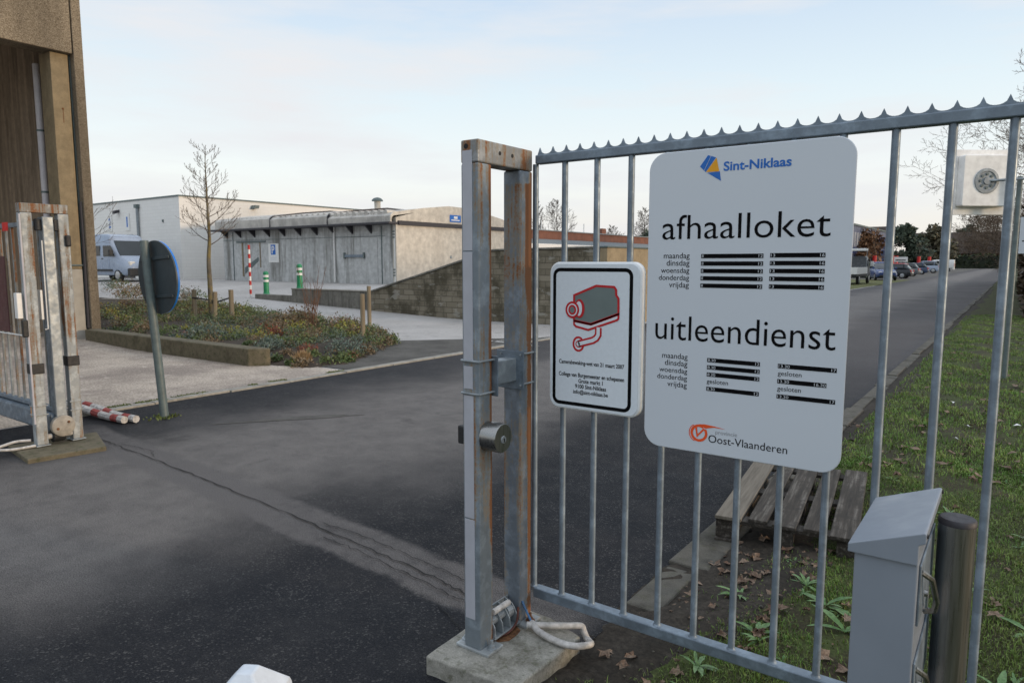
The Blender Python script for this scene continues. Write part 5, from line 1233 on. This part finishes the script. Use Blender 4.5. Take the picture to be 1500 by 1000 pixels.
# ------------------------------------------------------------------ verge vegetation near the fence
def blades(name, n, region, hmin, hmax, wd, mats, seed, label, dens):
    r = np.random.default_rng(seed); mb_v = []; mb_f = []; mi = []; got = 0; rr = random.Random(seed)
    while got < n:
        x, y = region(rr)
        if rr.random() > dens(x, y): continue
        z = vh(x, y) - .004; h = rr.uniform(hmin, hmax) * (0.6 + .8 * rr.random()); a = rr.uniform(0, 6.28); ln_ = rr.uniform(.1, .9) * h
        dx, dy = math.cos(a) * ln_, math.sin(a) * ln_; px, py = -math.sin(a) * wd, math.cos(a) * wd; o_ = len(mb_v)
        mb_v += [(x - px, y - py, z), (x + px, y + py, z), (x + px * .7 + dx * .4, y + py * .7 + dy * .4, z + h * .6), (x - px * .7 + dx * .4, y - py * .7 + dy * .4, z + h * .6), (x + dx, y + dy, z + h * (.95 - .3 * ln_ / h))]
        mb_f += [(o_, o_ + 1, o_ + 2, o_ + 3), (o_ + 3, o_ + 2, o_ + 4)]; m_ = 0 if rr.random() < .86 else 1; mi += [m_, m_]; got += 1
    m = MB(); m.v = mb_v; m.f = mb_f; m.mi = mi
    return tag(m.build(name, mats, None, False, recalc=False), label, 'grass', kind='stuff')
def pn(x, y, s=1.0): return .5 + .25 * (math.sin(x * 4.3 * s + 1.3 * math.sin(y * 2.1 * s)) + math.sin(y * 3.7 * s + 1.7 * math.sin(x * 3.1 * s + 2)))
def dn(x, y):
    e = sst(-1.15, -.75, x + .34 * sst(4.8, 7, y) + .12 * math.sin(y * 3.3) * math.sin(y * 1.1)) if y > 2.3 else sst(-1.5, -1.2, x)
    if -1.45 < x < -.6 and 3.9 < y < 5.5: e *= .35
    return e * (sst(.18, .46, .75 * pn(x, y) + .25 * pn(x * 3.1 + 1, y * 3.1)) * .86 + .14)
near = lambda rr: (rr.uniform(-1.45, .75), 1.3 + 5.2 * rr.random() ** 1.25)
blades('grass', 85000, near, .014, .036, .0018, [M['grass'], M['grass_dry']], 1, 'short patchy green grass around the fence and pallet', dn)
mid = lambda rr: (rr.uniform(-1.2, 1.2), 6 + 20 * rr.random() ** 1.5)
blades('grass', 60000, mid, .020, .05, .0040, [M['grass'], M['grass_dry']], 2, 'short green grass on the verge beyond the pallet', dn)
# moss cushions and broad-leaved weeds
rr = random.Random(5); vs = []; fs = []
for _ in range(1500):
    x, y = near(rr)
    if rr.random() > dn(x, y): continue
    for _k in range(16):
        p = Vector((x + rr.gauss(0, .03), y + rr.gauss(0, .03), vh(x, y) + rr.uniform(-.002, .014))); leaf_quad(vs, fs, p, rr.uniform(.008, .018), rr, .9, 1.5)
tag(MB().add(vs, fs).build('moss', M['moss'], None, False, recalc=False), 'small mossy leaf cushions between the grass by the fence', 'moss', kind='stuff')
def weed(mb, x, y, R_, n, rr, curl=.5):
    for k in range(n):
        a = rr.uniform(0, 6.28); L = R_ * rr.uniform(.55, 1.1); w_ = L * rr.uniform(.07, .12); z0 = vh(x, y); el = rr.uniform(.25, 1.0)
        c0, s0 = math.cos(a), math.sin(a); pts = []
        for j in range(6):
            t = j / 5; rd = L * t * math.cos(el * (1 - .5 * t)); zz_ = z0 + L * (math.sin(el) * t - curl * t * t * .8) + .005
            ww = w_ * math.sin(math.pi * (.08 + .9 * t)) * (1 + .25 * math.sin(t * 17 + k))
            pts.append((rd, ww, max(z0 + .004, zz_)))
        v_ = []
        for (rd, ww, zz_) in pts: v_ += [(x + c0 * rd - s0 * ww, y + s0 * rd + c0 * ww, zz_), (x + c0 * rd, y + s0 * rd, zz_ - ww * .25), (x + c0 * rd + s0 * ww, y + s0 * rd - c0 * ww, zz_)]
        mb.add(v_, [(3 * j + q, 3 * j + q + 1, 3 * j + q + 4, 3 * j + q + 3) for j in range(5) for q in (0, 1)])
wd_ = MB(); rr = random.Random(9)
for (x, y, r_) in ((-.62, 3.35, .15), (-.50, 3.15, .18), (-.82, 2.95, .12), (-.35, 3.4, .16), (-1.0, 3.3, .13), (.05, 3.1, .13), (.15, 3.6, .15), (-.1, 3.9, .1), (.3, 4.4, .14), (-.25, 5.1, .1), (-.75, 3.55, .12), (-.95, 2.6, .12), (-.55, 2.1, .14)):
    weed(wd_, x, y, r_, rr.randint(7, 12), rr)
for _ in range(90):
    x, y = near(rr)
    if dn(x, y) > .35: weed(wd_, x, y, rr.uniform(.04, .09), 6, rr)
tag(wd_.build('weeds', M['weed'], None, True, recalc=False), 'broad leaved green weeds growing behind the fence bars', 'weeds', kind='stuff')
dl = MB(); rr = random.Random(13)
for _ in range(380):
    x, y = (rr.uniform(-1.35, .6), 2.3 + 6 * rr.random() ** 1.6) if rr.random() < .75 else (rr.uniform(-1.3, -.7), rr.uniform(2.9, 4.1))
    a = rr.uniform(0, 6.28); L = .007 + .038 * rr.random() ** 2.2; z0 = vh(x, y) + rr.uniform(.012, .026); n = rr.choice((4, 5, 7)); v_ = [(x, y, z0)]
    for k in range(n * 2):
        t = a + math.pi * k / n; q = L * (1 if k % 2 == 0 else .55) * (1 + .3 * math.cos(t - a)); v_.append((x + q * math.cos(t), y + q * math.sin(t), z0 + L * rr.uniform(-.25, .5)))
    dl.add(v_, [(0, k + 1, (k + 1) % (2 * n) + 1) for k in range(2 * n)])
for _ in range(140):
    x, y = rr.uniform(-.9, 1.0), 6 + 12 * rr.random() ** 1.4; a = rr.uniform(0, 6.28); L = rr.uniform(.015, .05); z0 = vh(x, y) + .03
    v_ = [(x + L * q * math.cos(a + t), y + L * q * math.sin(a + t), z0 + rr.uniform(-.01, .02)) for t, q in ((0, 1.2), (1.3, .6), (2.4, .9), (3.6, .7), (5.0, .8))]
    dl.add(v_, [(0, 1, 2, 3, 4)])
tag(dl.build('fallen_leaves', M['deadleaf'], None, False, recalc=False), 'brown fallen leaves scattered on the soil and grass behind the fence', 'fallen leaves', kind='stuff')
gv = MB(); rr = random.Random(17)
for _ in range(160):
    x, y = rr.uniform(-1.45, -.7), 2.2 + 3.2 * rr.random(); s = rr.uniform(.003, .010); z0 = vh(x, y) + .012
    gv.lathe([(s * .6, -s * .5), (s, 0), (s * .55, s * .55)], (x, y, z0), 5, 'z', rr.random())
tag(gv.build('gravel', M['gutter'], None, True), 'small stones scattered over the worn soil beside the gutter', 'gravel', kind='stuff')
# moss line along the apron edge and tufts by the sign post
mo = MB(); vs = []; fs = []
for _ in range(6500):
    y = rr.uniform(3.25, 7.2); x = -8.27 + rr.gauss(0, .028)
    if pn(y, y * 2, 1.3) < (.12 if y < 4.6 else .45): continue
    leaf_quad(vs, fs, Vector((x, y, rr.uniform(.0, .02))), rr.uniform(.012, .026), rr, 1.2, 1.6)
for _ in range(200): leaf_quad(vs, fs, Vector((-7.36 + rr.gauss(0, .06), 3.80 + rr.gauss(0, .06), .0)), rr.uniform(.02, .04), rr, 1.2, 1.8)
tag(mo.add(vs, fs).build('moss', M['moss'], None, False, recalc=False), 'moss growing along the joint between apron and asphalt', 'moss', kind='stuff')
lt = MB(); rr = random.Random(23)
for (x, y) in ((.15, 4.9), (-.35, 7.2), (-.30, 8.0), (.1, 8.3), (-.5, 9.3)):
    a = rr.uniform(0, 3); c0, s0 = math.cos(a) * .035, math.sin(a) * .035; z0 = vh(x, y) + .03
    lt.add([(x - c0, y - s0, z0), (x + s0 * .6, y - c0 * .6, z0 + .012), (x + c0, y + s0, z0 + .005), (x - s0 * .6, y + c0 * .6, z0 + .02)], [(0, 1, 2, 3)])
tag(lt.build('litter', M['white'], None, False), 'white scraps of paper lying in the grass of the verge', 'litter', kind='stuff')
